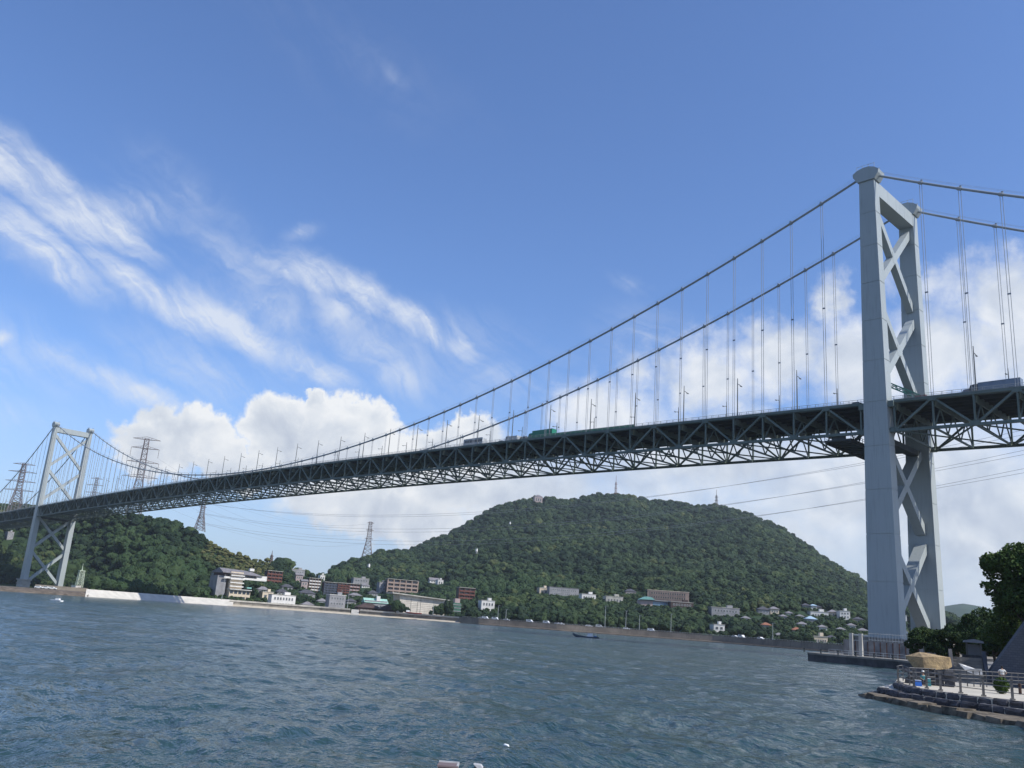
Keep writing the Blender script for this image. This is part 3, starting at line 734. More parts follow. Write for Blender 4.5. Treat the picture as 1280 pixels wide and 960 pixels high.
def windows(g, w, h, floors, bays, z0=1.6, x0=None, ww=None, wh=None, gm=None, fm=None, y=0, xm=.08):
    gm = gm or GLASS; fm = fm or WHITE; fh = (h-z0*.4)/floors; bw = w*(1-2*xm)/bays; ww = ww or bw*.55; wh = wh or fh*.48; xc = x0 or 0
    me = window_mesh(ww, wh, gm, fm)
    for f in range(floors):
        for i in range(bays): link('window', me, g, (xc-w*(1-2*xm)/2+bw*(i+.5), y, (f+.55)*fh))
def flat_block(g, w, h, dep, m, x=0, y=0, z=0, roofm=None, par=.5, name='wall'):
    MB().box(x, y+dep/2, z+h/2, w, dep, h).build(name, m, parent=g)
    b = MB(); b.box(x, y+dep/2, z+h+.18, w+.5, dep+.5, .36)
    b.build('roof', roofm or CONC, parent=g)
def gable_roof(g, w, dep, h, rh, m, hip=True, ov=.6, x=0, y=0):
    x0, x1, y0, y1 = x-w/2-ov, x+w/2+ov, y-ov, y+dep+ov; i = (dep/2+ov if hip else 0); i = min(i, (x1-x0)*.42)
    b = MB(); b.add([(x0, y0, h), (x1, y0, h), (x1, y1, h), (x0, y1, h), (x0+i, (y0+y1)/2, h+rh), (x1-i, (y0+y1)/2, h+rh), (x0, y0, h-.25), (x1, y0, h-.25), (x1, y1, h-.25), (x0, y1, h-.25)],
          [(0, 1, 5, 4), (1, 2, 5), (2, 3, 4, 5), (3, 0, 4), (0, 6, 7, 1), (1, 7, 8, 2), (2, 8, 9, 3), (3, 9, 6, 0), (9, 8, 7, 6)])
    b.build('roof', m, parent=g)
def house(label, px0, px1, pyt, pyb, wm, rm, D=None, yaw=0, bays=3, floors=2, hip=True, name='house', cat='house'):
    g, w, h, D = place_building(name, label, cat, px0, px1, pyt, pyb, D, yaw, sink=1.5)
    rh = min(h*.38, w*.28); dep = max(6, min(w*.7, 11)); MB().box(0, dep/2, (h-rh)/2, w, dep, h-rh).build('wall', wm, parent=g)
    gable_roof(g, w, dep, h-rh, rh, rm, hip); windows(g, w, h-rh, floors, bays); return g
def block(label, px0, px1, pyt, pyb, wm, floors, bays, D=None, yaw=0, roofm=None, name='building', cat='building', dep=11, gm=None, fm=None, sink=1.5, ww=None):
    g, w, h, D = place_building(name, label, cat, px0, px1, pyt, pyb, D, yaw, sink=sink)
    flat_block(g, w, h, dep, wm, roofm=roofm); windows(g, w, h, floors, bays, gm=gm, fm=fm, ww=ww)
    MB().box(w*.2, dep*.5, h+1.2, min(4, w*.25), 3.5, 2.0).build('roof_plant_room', wm, parent=g); return g, w, h
def apartments(label, px0, px1, pyt, pyb, frame, inner, par, floors, bays, D=None, yaw=0, gap=None):
    """flats with real recessed balconies"""
    g, w, h, D = place_building('apartment_building', label, 'apartments', px0, px1, pyt, pyb, D, yaw, sink=1.5)
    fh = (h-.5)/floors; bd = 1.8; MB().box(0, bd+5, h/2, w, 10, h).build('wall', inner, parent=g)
    MB().box(0, 5.6, h+.2, w+.6, 12.2, .4).build('roof', CONC, parent=g)
    bw = w/bays; fin = MB().box(0, bd/2-.05, h/2, .35 if not gap else gap, bd+.12, h).mesh('party_wall', frame)
    for i in range(bays+1): link('party_wall', fin, g, (-w/2+bw*i, 0, 0))
    pm = MB().box(0, -.02, 0, bw-.5, .16, fh*.40).mesh('balcony_front', par); sm = MB().box(0, bd/2-.03, 0, w-.1, bd, .24).mesh('floor_slab', frame)
    wm = window_mesh(bw*.55, fh*.55, GLASS, WHITE)
    for f in range(floors):
        link('floor_slab', sm, g, (0, 0, f*fh+.15))
        for i in range(bays): link('balcony_front', pm, g, (-w/2+bw*(i+.5), 0, f*fh+.25+fh*.2)); link('window', wm, g, (-w/2+bw*(i+.5), bd, f*fh+fh*.5))
    return g, w, h

# 1 the white hotel on the left headland
g, w, h, D = place_building('hotel', 'big white stepped hotel under a long grey roof at the foot of the left hill', 'hotel', 272, 334, 709, 749, None, 6)
sx = w/62.0                                             # metres per picture pixel
MB().box((-31+22)*sx, 11, 17*sx, 17*sx, 14, 34*sx).build('tower_block', CREAM, parent=g)
for k in range(4): MB().box((-31+22.5)*sx, 3.3, (15.5+k*4.6)*sx, 18.2*sx, 2.0, 1.3*sx).build('balcony', WHITE, parent=g)
MB().box((-31+4)*sx, 14, 14*sx, 12*sx, 16, 28*sx).build('stair_block', GREYW, parent=g)
MB().box(-1*sx, 16, 29.5*sx, 52*sx, 20, 4.6*sx).build('upper_floor', BROWN, parent=g)
for i in range(9): MB().box((-18+i*4.6)*sx, 5.9, 29.3*sx, 3.2*sx, .2, 2.6*sx).build('window', GLASS, parent=g)
b = MB(); x0, x1 = -29*sx, 25*sx; b.add([(x0, 3, 32.6*sx), (x1, 3, 31.2*sx), (x1+2, 27, 32*sx), (x0, 27, 33.5*sx), (x0+2*sx, 15, 38.5*sx), (x1-10*sx, 15, 37*sx), (x0, 3, 31.9*sx), (x1, 3, 30.5*sx), (x1+2, 27, 31*sx), (x0, 27, 32*sx)],
    [(0, 1, 5, 4), (1, 2, 5), (2, 3, 4, 5), (3, 0, 4), (0, 6, 7, 1), (1, 7, 8, 2), (2, 8, 9, 3), (3, 9, 6, 0), (9, 8, 7, 6)]); b.build('roof', ROOFG, parent=g)
MB().box(2*sx, 4, 26.2*sx, 56*sx, 1.0, 2.4*sx).build('fascia', WHITE, parent=g)
MB().box(25*sx, 11, 28.4*sx, 14*sx, 14, 6.2*sx).build('white_wing', WHITE, parent=g)
MB().box(16*sx, 14, 39*sx, 6*sx, 3, 3.4*sx).build('roof_sign', WHITE, parent=g)
MB().box(-4*sx, 8, 5*sx, 28*sx, 14, 13*sx).build('base_block', CREAM, parent=g)
MB().box(-4*sx, 7, 11.7*sx, 29.5*sx, 15, .8*sx).build('terrace_slab', WHITE, parent=g)
for i in range(5): MB().box((-15.2+i*5.6)*sx, .98, 8.2*sx, 4*sx, .2, 4*sx).build('window', GLASS, parent=g)
for i in range(5): MB().box((-15.2+i*5.6)*sx, .98, 1.6*sx, 4*sx, .2, 2.2*sx).build('window', GLASS, parent=g)
MB().box(12*sx, 10, 15*sx, 6*sx, 6, 2*sx).build('canopy', TURQ, parent=g)
block('small pale annex half hidden by trees left of the white hotel', 266, 273, 716, 724, WHITE, 2, 2)
apartments('dark red brown banded building behind the right end of the white hotel', 333, 352, 714, 729, BRICK, BROWN, BRICK, 4, 4)
block('low cream building with blank walls right of the white hotel', 327, 341, 740, 750, CREAM, 1, 2)
block('long white two storey building behind the sea wall with a row of windows', 338, 369, 744, 757, WHITE, 2, 7)
house('grey hip roofed house above the cream building', 322, 336, 733, 741, GREYW, ROOFG)
house('grey roofed house above the long white building', 346, 360, 736, 744, GREYW, ROOFD)
block('low grey block on the ridge above the pink gabled house', 364, 381, 712, 718, GREYW, 1, 5)
house('pinkish gabled house on the slope left of the beige flats', 369, 378, 716, 728, PINK, ROOFG, hip=False)
house('narrow pinkish house just left of the beige flats', 376, 384, 724, 736, PINK, ROOFG, hip=False, bays=2)
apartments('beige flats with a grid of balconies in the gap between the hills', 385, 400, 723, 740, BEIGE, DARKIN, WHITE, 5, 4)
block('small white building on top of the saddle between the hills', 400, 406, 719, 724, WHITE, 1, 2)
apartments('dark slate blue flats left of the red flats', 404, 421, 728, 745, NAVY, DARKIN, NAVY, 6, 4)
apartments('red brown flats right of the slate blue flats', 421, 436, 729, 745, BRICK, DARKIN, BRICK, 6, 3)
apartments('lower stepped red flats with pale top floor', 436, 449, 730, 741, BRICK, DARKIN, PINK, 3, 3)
block('pale grey building above the stepped red flats', 441, 461, 723, 731, GREYW, 2, 5)
block('long low white roofed hall behind the sea wall', 410, 431, 744, 762, GREYW, 3, 5, roofm=WHITE)
house('small grey roofed house below the beige flats', 374, 394, 737, 746, GREYW, ROOFD)
house('small white walled shed behind the sea wall right of the long white building', 378, 392, 752, 759, WHITE, ROOFG, floors=1)
g, w, h, D = place_building('villa', 'low villa under a mint green roof with a small white turret', 'house', 455, 484, 748, 762, None)
MB().box(0, 5, h*.4, w, 10, h*.8).build('wall', GREYW, parent=g); gable_roof(g, w, 10, h*.62, h*.38, MINT, False)
MB().box(w*.1, 2.5, h*.98, 2.6, 2.6, h*.5).build('turret', WHITE, parent=g); windows(g, w, h*.6, 1, 6)
for i, (x0, x1, yt, yb, lb) in enumerate(((447, 476, 754, 766, 'dark brown timber shed left end, behind the sea wall'), (474, 512, 757, 769, 'long low dark brown shed beside the concrete retaining wall'))):
    house(lb, x0, x1, yt, yb, BROWN, BROWN, floors=1, bays=6, name='shed', cat='shed')
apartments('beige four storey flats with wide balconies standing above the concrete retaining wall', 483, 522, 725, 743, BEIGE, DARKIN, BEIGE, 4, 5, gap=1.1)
block('grey stair tower block beside the beige four storey flats', 473, 482, 728, 742, GREYW, 3, 2)
house('house with dark roof and white walls in the woods above the retaining wall', 537, 549, 722, 729, WHITE, ROOFG, hip=False)
block('small white annex right of the dark roofed house in the woods', 547, 554, 725, 730, WHITE, 1, 2)
apartments('red brown four storey flats right of the retaining wall', 573, 593, 735, 751, BRICK, DARKIN, BRICK, 4, 3)
block('pale grey and white building below the red brown flats', 601, 618, 751, 764, WHITE, 2, 4)
g, w, h, D = place_building('net_tower', 'green netted tower like building at the right end of the retaining wall', 'building', 564, 577, 748, 768, None)
MB().box(0, 4, h*.36, w*.8, 8, h*.72).build('net_wall', mat('green netting', (.07, .17, .12), .8, .1, .6), parent=g); MB().box(w*.05, 4.5, h*.85, w*.5, 6, h*.3).build('upper_block', PINK, parent=g)
for k in range(3): MB().box(0, -.1, h*(.2+.2*k), w*.84, .3, .5).build('band', GREYW, parent=g)
# retaining wall
g, w, h, D = place_building('retaining_wall', 'big pale concrete retaining wall with an overhanging top slab below the beige flats', 'retaining wall', 497, 560, 744, 769, None)
b = MB(); b.extrude([(-w*.50, 0, h*.97), (w*.48, 0, h*.82), (w*.44, 0, 0), (-w*.46, 0, 0)], (0, 1.0, 0), (0, 22, 0)); b.build('wall', mat('sunlit concrete colour', (.68, .63, .54), .85, .07, .3, streak=.2), parent=g)  # stronger sunlight on the face is put into this raised concrete colour
for k in range(1, 9):
    zz = h*.82*k/9; b = MB(); b.box(-w*.01, .97, zz, w*.9, .08, .12); b.build('joint', CONCD, parent=g)
b = MB(); b.extrude([(-w*.66, 0, h*1.03), (w*.55, 0, h*.86), (w*.55, 0, h*.82), (-w*.66, 0, h*.97)], (0, -1.2, 0), (0, 20, 0)); b.build('top_slab', CONC, parent=g)
# to the right along the shore
g, w, h, D = place_building('school_building', 'long low grey building with a dark window band in the woods right of centre', 'building', 686, 724, 735, 745, None)
flat_block(g, w, h, 10, GREYW, roofm=ROOFG); windows(g, w, h, 2, 12)
block('blank pale wall block at the left end of the long grey building', 674, 686, 735, 743, CREAM, 1, 2)
block('low white building right of the long grey building', 727, 745, 743, 749, WHITE, 1, 5)
block('low tan curved roofed building below the hill road', 757, 779, 746, 753, CONC, 1, 5)
house('small house with white windows in the woods left of the long tan hotel', 782, 795, 736, 742, PINK, ROOFD, floors=1)
g, w, h, D = place_building('hotel', 'long tan hotel with rows of windows on the wooded slope', 'hotel', 809, 861, 739, 755, None, -12)
flat_block(g, w, h, 12, BEIGE, roofm=CREAM); windows(g, w, h, 3, 15, ww=w/15*.5, fm=CREAM)
for i in range(16): MB().box(-w*.42+i*w*.84/15, -.25, h*.5, .5, .5, h).build('pier', BEIGE, parent=g)
g, w, h, D = place_building('restaurant_wing', 'glass fronted wing with a turquoise roof in front of the long tan hotel', 'building', 799, 837, 747, 758, None)
MB().box(0, 5, h*.3, w, 10, h*.6).build('wall', PINK, parent=g)
for i in range(8): MB().box(w*(-.02+i*.065), -.1, h*.33, w*.055, .2, h*.45).build('window', CGLASS, parent=g)
b = MB(); b.extrude([(-w*.5, 0, h*.68), (-w*.1, 0, h*.72), (0, 0, h*.75), (-w*.12, 0, h*1.0), (-w*.28, 0, h*1.05)], (0, -2, 0), (0, 9, 0)); b.build('roof', TURQ, parent=g)
MB().box(w*.1, 4.5, h*.68, w*.84, 12, .5).build('flat_roof', GREYW, parent=g)
block('dark brown terrace building below the right end of the long tan hotel', 838, 867, 753, 761, BROWN, 2, 7)
block('pale grey building with a colonnade on the slope left of the white cube house', 889, 925, 760, 771, GREYW, 2, 8, fm=WHITE)
g, w, h = block('bright white cube house just above the shore road', 892, 906, 781, 792, WHITE, 2, 2)
MB().box(-w*.4, 4, h*.3, w*.4, 7, h*.6).build('side_wing', CREAM, parent=g)
hs = [(948, 962, 758, 769, GREYW, ROOFD, 'dark roofed grey house left of the beige balconied house'), (963, 974, 758, 769, CREAM, ROOFG, 'beige balconied house among the houses on the right slope'),
      (983, 991, 764, 770, WHITE, ROOFG, 'small white house between the beige house and the blue roofed house'), (997, 1005, 768, 773, WHITE, ROOFG, 'tiny white house left of the blue roofed house'),
      (1008, 1021, 770, 778, GREYW, BLUER, 'house under a pale blue roof on the right slope'), (1003, 1013, 754, 760, GREYW, ROOFD, 'dark roofed house highest on the right slope'),
      (1014, 1021, 755, 762, WHITE, BLUER, 'small house with a pale shining roof high on the right slope'), (1021, 1027, 757, 763, PINK, ROOFD, 'narrow pinkish house high on the right slope'),
      (1036, 1048, 762, 771, CREAM, ROOFG, 'cream house between the long white house and the tall white house'),
      (991, 1003, 784, 790, PINK, ROOFR, 'house with a rusty orange roof low on the right slope'), (1047, 1057, 784, 789, GREYW, ROOFG, 'grey house low on the right slope beside the quay'),
      (970, 980, 791, 796, GREYW, ROOFG, 'grey shed just above the shore road right of the white cube house'), (976, 984, 768, 774, GREYW, ROOFG, 'grey house below the beige balconied house'),
      (1060, 1070, 779, 786, WHITE, ROOFG, 'white house low on the slope just left of the near tower'), (1035, 1046, 794, 800, GREYW, ROOFD, 'dark roofed house behind the left end of the quay')]
for x0, x1, yt, yb, wm, rm, lb in hs: house(lb, x0, x1, yt, yb, wm, rm, bays=3)
block('long low white house in the middle of the right slope', 1013, 1036, 765, 771, WHITE, 1, 6)
block('tall white house at the right end of the houses on the slope', 1050, 1063, 764, 775, WHITE, 3, 3)
block('low cream wall building behind the shore right of the dark tree', 1017, 1035, 796, 803, CREAM, 1, 5, D=520)
for x0, x1, yt, yb, wm, lb in ((1120, 1134, 769, 777, WHITE, 'white building seen between the near tower legs, uppermost'), (1118, 1132, 779, 786, CREAM, 'cream building seen between the near tower legs, middle one'), (1122, 1136, 789, 797, WHITE, 'white building seen between the near tower legs, lowest')):
    block(lb, x0, x1, yt, yb, wm, 2, 4)
block('tiny white building right of the near tower foot', 1184, 1190, 784, 787, WHITE, 1, 2)
for x0, x1, yt, yb, wm, rm, lb in ((352, 366, 730, 737, GREYW, ROOFD, 'dark roofed house in the trees above the long white building'), (397, 409, 748, 756, WHITE, ROOFG, 'white walled house left of the long white roofed hall'), (433, 445, 748, 757, GREYW, ROOFD, 'dark roofed house between the white roofed hall and the mint roofed villa'),
      (437, 452, 741, 747, PINK, ROOFG, 'pinkish house just below the stepped red flats'), (461, 472, 738, 746, GREYW, ROOFD, 'dark roofed house above the mint roofed villa'), (452, 462, 729, 735, WHITE, ROOFG, 'white house right of the grey building above the red flats'),
      (998, 1009, 777, 783, WHITE, ROOFG, 'white house below and left of the pale blue roofed house'), (1068, 1079, 771, 778, PINK, ROOFD, 'pinkish house on the slope against the near tower'), (1074, 1085, 785, 792, CREAM, ROOFG, 'cream house lowest on the slope against the near tower'),
      (953, 964, 778, 784, GREYW, ROOFR, 'rusty roofed grey house below the dark roofed grey house'), (1024, 1034, 781, 788, WHITE, ROOFG, 'white house in the middle of the lower right slope'), (928, 938, 770, 776, GREYW, ROOFG, 'grey house right of the building with the colonnade')):
    house(lb, x0, x1, yt, yb, wm, rm, bays=3)
# on the summits
g = house('pinkish grey summit house on the left shoulder of the big hill', 668, 678, 618, 628, PINK, ROOFG, D=1700, floors=1)
block('white building high on the dark hill behind the far tower', 8, 16, 665, 675, GREYW, 3, 3)

# ------------------------------------------------------------------ forest on the hills
def crown_mesh(seed, leafy=True):
    r = random.Random(seed); bm = bmesh.new()
    lumps = [(0, 0, 0, .72)]
    for i in range(9):
        a = r.uniform(0, 6.28); e = r.uniform(-.35, 1.2); d = r.uniform(.38, .62); lumps.append((d*math.cos(a)*math.cos(e), d*math.sin(a)*math.cos(e), d*math.sin(e)*.8, r.uniform(.26, .44)))
    for x, y, z, q in lumps:
        res = bmesh.ops.create_icosphere(bm, subdivisions=2, radius=q)
        for v in res['verts']: v.co = v.co*(1+r.uniform(-.22, .25))+Vector((x, y, z))
    n0 = len(bm.faces)
    for i in range(150):
        x, y, z, q = r.choice(lumps); a = r.uniform(0, 6.28); e = math.asin(r.uniform(-.3, 1)); d = Vector((math.cos(a)*math.cos(e), math.sin(a)*math.cos(e), math.sin(e)))
        c = Vector((x, y, z))+d*q*r.uniform(.95, 1.18); s = r.uniform(.05, .11)
        u = Vector((r.gauss(0, 1), r.gauss(0, 1), r.gauss(0, 1))).normalized(); w = u.orthogonal().normalized()
        bm.faces.new([bm.verts.new(c+k) for k in (u*s, w*s, -u*s, -w*s)])
    me = bpy.data.meshes.new('crown'); bm.to_mesh(me); bm.free(); return me
FOREST = leafmat('forest foliage', [(0, (.008, .018, .010)), (.28, (.014, .029, .013)), (.52, (.022, .042, .017)), (.80, (.038, .062, .022)), (1, (.075, .085, .030))], .011, .55, .22)
BAMBOO = leafmat('bamboo foliage', [(0, (.018, .036, .016)), (.5, (.028, .054, .020)), (1, (.052, .076, .030))], .03, .3, .4)
SCRUB = leafmat('dry yellow green scrub', [(0, (.035, .050, .018)), (.5, (.075, .085, .030)), (1, (.14, .13, .055))], .03, .4, .4)
def scatter_obj(name, pts, rad, rotz, zsc, mats_, variants=5, label=None, cat=None):
    """one object: points carrying size and turn, a crown instanced on each by geometry nodes"""
    me = bpy.data.meshes.new(name); me.from_pydata([tuple(p) for p in pts], [], [])
    for nm, arr in (('rad', rad), ('turn', rotz), ('squash', zsc)):
        a = me.attributes.new(nm, 'FLOAT', 'POINT'); a.data.foreach_set('value', np.asarray(arr, np.float32))
    o = link(name, me); cc = bpy.data.collections.new(name+' crowns')
    for i in range(variants):
        cm = crown_mesh(100+i+hash(name) % 1 + len(name)); cm.materials.append(mats_[i % len(mats_)]); ob = bpy.data.objects.new('crown', cm); cc.objects.link(ob)
    ng = bpy.data.node_groups.new(name, 'GeometryNodeTree'); ng.interface.new_socket('Geometry', in_out='INPUT', socket_type='NodeSocketGeometry'); ng.interface.new_socket('Geometry', in_out='OUTPUT', socket_type='NodeSocketGeometry')
    t = NT(ng); gi = t.n('NodeGroupInput'); go = t.n('NodeGroupOutput'); ip = t.n('GeometryNodeInstanceOnPoints'); ci = t.n('GeometryNodeCollectionInfo')
    ci.inputs['Collection'].default_value = cc; ci.inputs['Separate Children'].default_value = True; ci.inputs['Reset Children'].default_value = True
    def attr(nm): a = t.n('GeometryNodeInputNamedAttribute', data_type='FLOAT'); a.inputs['Name'].default_value = nm; return a.outputs[0]
    ip.inputs['Pick Instance'].default_value = True; rv = t.n('FunctionNodeRandomValue', data_type='INT'); rv.inputs[4].default_value = 0; rv.inputs[5].default_value = variants-1
    t.l.new(rv.outputs[2], ip.inputs['Instance Index']); t.l.new(gi.outputs[0], ip.inputs['Points']); t.l.new(ci.outputs[0], ip.inputs['Instance'])
    r_ = attr('rad'); t.l.new(t.comb(r_, r_, t.m('MULTIPLY', r_, attr('squash'))), ip.inputs['Scale']); t.l.new(t.comb(0., 0., attr('turn')), ip.inputs['Rotation'])
    t.l.new(ip.outputs[0], go.inputs[0]); md = o.modifiers.new('crowns', 'NODES'); md.node_group = ng
    tag(o, label, cat, kind='stuff'); return o
def forest():
    out = []
    pos = []
    for (d0, d1, sp) in ((430, 900, 4.5), (900, 1300, 6.6), (1300, 1900, 7.6)):
        x = np.arange(-1750, 250, sp); y = np.arange(-300, 1550, sp); Xg, Yg = np.meshgrid(x, y); Xg = Xg+rng.uniform(-.48, .48, Xg.shape)*sp; Yg = Yg+rng.uniform(-.48, .48, Yg.shape)*sp
        Xg = Xg.ravel(); Yg = Yg.ravel(); dx = Xg-CAM.x; dy = Yg-CAM.y; az = np.degrees(np.arctan2(dx, dy)); d = np.hypot(dx, dy)
        ok = (d >= d0) & (d < d1) & (az > -79) & (az < -12)
        Xg, Yg, az, d = Xg[ok], Yg[ok], az[ok], d[ok]
        ds = np.interp(az, SH_AZ, SH_D); dr = np.interp(az, RA, RD)
        ok = (d > np.where(az < FT_AZ[3], np.interp(az, FT_AZ, FT_D)+4, ds+36)) & (d < dr+26)
        out.append(np.stack([Xg[ok], Yg[ok], np.full(ok.sum(), sp)], 1))
    P = np.concatenate(out)
    keep = np.ones(len(P), bool)
    for cx, cy, r in CLEAR: keep &= (P[:, 0]-cx)**2+(P[:, 1]-cy)**2 > r*r
    # grassy openings
    for px, py, r in ((611, 726, 24), (775, 619, 20), (788, 622, 16), (700, 752, 14), (686, 752, 12), (765, 755, 10), (1000, 793, 12), (1040, 790, 12)):
        q = hit_land(px, py)
        if q is not None: keep &= (P[:, 0]-q.x)**2+(P[:, 1]-q.y)**2 > r*r
    P = P[keep]; Z = land(P[:, 0], P[:, 1])
    P = P[Z > 3]; Z = Z[Z > 3]
    n = len(P); rad = P[:, 2]*(.42+.75*rng.random(n)**1.8)*np.where(rng.random(n) < .06, 1.35, 1)*(1+.22*vnoise(P[:, 0]/35, P[:, 1]/35, 41, 2)); sq = rng.uniform(.75, 1.15, n); hz = rad*.50+rng.uniform(.0, 2.0, n)+vnoise(P[:, 0]/22, P[:, 1]/22, 21, 2)*1.6
    pts = np.stack([P[:, 0], P[:, 1], Z+hz], 1)
    bam = (vnoise(P[:, 0]/60, P[:, 1]/60, 33, 3) > .62) & (pts[:, 2] < 90)
    pz = np.degrees(np.arctan2(P[:, 0]-CAM.x, P[:, 1]-CAM.y)); frac = Z/np.interp(pz, RA, RH)
    nz = vnoise(P[:, 0]/30, P[:, 1]/30, 51, 3)*.5
    bam |= (pz+nz > D_AZ(128, 735)) & (pz+nz < D_AZ(205, 735)) & (frac < .72+nz*.3)
    dry = (pz+nz*1.3 > D_AZ(262, 700)) & (pz+nz < D_AZ(345, 705)) & (frac > .52+nz*.3)
    rad[dry] *= .62
    ok = np.ones(n, bool); pd = np.hypot(pts[:, 0]-CAM.x, pts[:, 1]-CAM.y); pa = np.arctan2(pts[:, 0]-CAM.x, pts[:, 1]-CAM.y); pe = np.arctan2(pts[:, 2]+rad*.75*sq-CAM.z, pd); hw = rad*.8/pd
    viol = lambda: np.any([(pa+hw > a0) & (pa-hw < a1) & (pd < D_+4) & (pe > e_) for a0, a1, D_, e_ in SIGHT], axis=0)
    bad = viol(); rad[bad] *= .48; pts[bad, 2] = land(pts[bad, 0], pts[bad, 1])+rad[bad]*.35; pe = np.arctan2(pts[:, 2]+rad*.75*sq-CAM.z, pd); hw = rad*.8/pd; ok = ~viol()
    pts, rad, sq, bam, dry, n = pts[ok], rad[ok], sq[ok], bam[ok], dry[ok], int(ok.sum()); bam &= ~dry; std = ~bam & ~dry
    sx_, sy_ = np.meshgrid(np.arange(-900, 150, 4.6), np.arange(-250, 700, 4.6)); sx_ = (sx_+rng.uniform(-2, 2, sx_.shape)).ravel(); sy_ = (sy_+rng.uniform(-2, 2, sy_.shape)).ravel()
    sd_ = np.hypot(sx_-CAM.x, sy_-CAM.y); sa_ = np.degrees(np.arctan2(sx_-CAM.x, sy_-CAM.y)); base_ = np.maximum(np.interp(sa_, SH_AZ, SH_D)+38, np.where(sa_ < FT_AZ[3], np.interp(sa_, FT_AZ, FT_D), 0))
    k_ = (sd_ > base_) & (sd_ < base_+330) & (sa_ > -79) & (sa_ < -12) & (vnoise(sx_/14, sy_/14, 61, 2) > -.35)
    sx_, sy_ = sx_[k_], sy_[k_]; sr_ = rng.uniform(.9, 2.1, len(sx_)); sz_ = land(sx_, sy_)
    pts = np.concatenate([pts, np.stack([sx_, sy_, sz_+sr_*.4], 1)]); rad = np.concatenate([rad, sr_]); sq = np.concatenate([sq, rng.uniform(.7, 1, len(sx_))]); f_ = np.zeros(len(sx_), bool); rnd_ = rng.random(len(sx_)) < .25
    bam = np.concatenate([bam, rnd_]); dry = np.concatenate([dry, f_]); std = np.concatenate([std, ~rnd_])
    for nm_, mk, mt_, fz in (('forest', std, FOREST, 1), ('bamboo_grove', bam, BAMBOO, 1.15), ('dry_scrub', dry, SCRUB, .8)):
        scatter_obj(nm_, pts[mk], rad[mk], rng.uniform(0, 6.28, mk.sum()), sq[mk]*fz, [mt_])
    print('forest crowns', n)
forest()

# ------------------------------------------------------------------ far shore: walls, beach, road
def shore_line(p0, p1, step=12, off=0):
    n = max(2, int((p1-p0)/step)+1); return [shore(px, off) for px in np.linspace(p0, p1, n)]
def sweep_shore(name, label, cat, pts, prof, m, kind=None, parent=None, cap=True):
    """profile (inland offset, height) swept along the waterline, seaward side first"""
    b = MB(); n = len(prof); N = len(pts); vs = []; fs = []
    for i, (x, y) in enumerate(pts):
        dx, dy = x-CAM.x, y-CAM.y; L = math.hypot(dx, dy); ux, uy = dx/L, dy/L
        for o, z in prof: vs.append((x+ux*o, y+uy*o, z))
    for i in range(N-1):
        for k in range(n): fs.append((i*n+k, i*n+(k+1) % n, (i+1)*n+(k+1) % n, (i+1)*n+k))
    fs += [tuple(range(n)), tuple((N-1)*n+k for k in range(n))]; b.add(vs, fs); o = b.build(name, m, parent=parent)
    if label or kind: tag(o, label, cat, None, kind)
    return o
B = SEA-1.5
ROCKY = mat('brown shore rock', (.16, .13, .10), .9, .2, .5, bump=.8, bscale=1.2)
WSLOPE = mat('bleached shingle slope', (.56, .53, .47), .9, .06, .2, bump=.5, bscale=1.5)
WALLB = mat('brown stained sea wall', (.25, .215, .175), .9, .12, .15, bump=.5, streak=.6)
sweep_shore('rock_revetment', 'brown rocky shore below the far tower', 'shore rocks', shore_line(-160, 112), [(0, B), (1, 1.4), (7, 2.9), (22, 3.3), (40, 3.4), (60, B)], ROCKY)
sweep_shore('shingle_slope', 'bright white sloping sea defence at the foot of the left hill', 'sea defence', shore_line(108, 292), [(0, B), (.6, 1.2), (9, 3.9), (12, 4.9), (12.8, 4.9), (13, 4.3), (34, 4.4), (36, B)], WSLOPE)
sweep_shore('sand_beach', None, None, shore_line(286, 576), [(-1, B), (-1, SEA-.05), (2, SEA+.5), (9, SEA+1.25), (10, B)], SAND, 'structure')
sweep_shore('sea_wall', 'grey sea wall with a pale parapet behind the narrow beach on the left shore', 'sea wall', shore_line(288, 438), [(8, B), (8.2, 3.4), (8.0, 3.4), (8.0, 4.6), (8.9, 4.6), (8.9, 4.1), (34, 4.25), (36, B)], CONCD)
sweep_shore('parapet_coping', 'pale concrete parapet on the left sea wall', 'parapet', shore_line(288, 438), [(7.7, 3.9), (7.7, 4.9), (9.1, 4.9), (9.1, 3.9)], CONC)
sweep_shore('landing_ramp', 'pale concrete boat ramp opening between the two lengths of sea wall', 'ramp', shore_line(439.5, 449, 4), [(0, B), (0, 1.3), (16, 4.5), (36, 4.5), (36, B)], CONC)
sweep_shore('sea_wall', 'long quay wall with a pale parapet below the sheds and retaining wall', 'sea wall', shore_line(450, 574), [(6, B), (6.2, 3.3), (6.0, 3.3), (6.0, 4.5), (7.0, 4.5), (7.0, 4.1), (34, 4.25), (36, B)], CONCD)
sweep_shore('parapet_coping', 'pale concrete parapet on the quay wall below the sheds', 'parapet', shore_line(450, 574), [(5.7, 3.8), (5.7, 4.75), (7.2, 4.75), (7.2, 3.8)], CONC)
sweep_shore('sea_wall', 'long brown stained sea wall carrying the shore road below the big hill', 'sea wall', shore_line(574, 1062), [(0, B), (.5, 4.1), (.5, 4.75), (1.1, 4.75), (1.1, 4.2), (34, 4.3), (36, B)], WALLB)
sweep_shore('shore_ledge', 'low brown ledge at the foot of the long shore road wall', 'ledge', shore_line(600, 1062), [(-5, B), (-4.6, SEA+.35), (.2, SEA+.7), (.2, B)], ROCKY)
sweep_shore('shore_road', None, None, shore_line(574, 1062), [(1.5, 4.20), (1.5, 4.32), (9, 4.34), (9, 4.20)], ASPH, 'structure')
sweep_shore('headland_shore', None, None, shore_line(1058, 1500), [(0, B), (.5, 3.4), (34, 4.3), (36, B)], WALLB, 'structure')
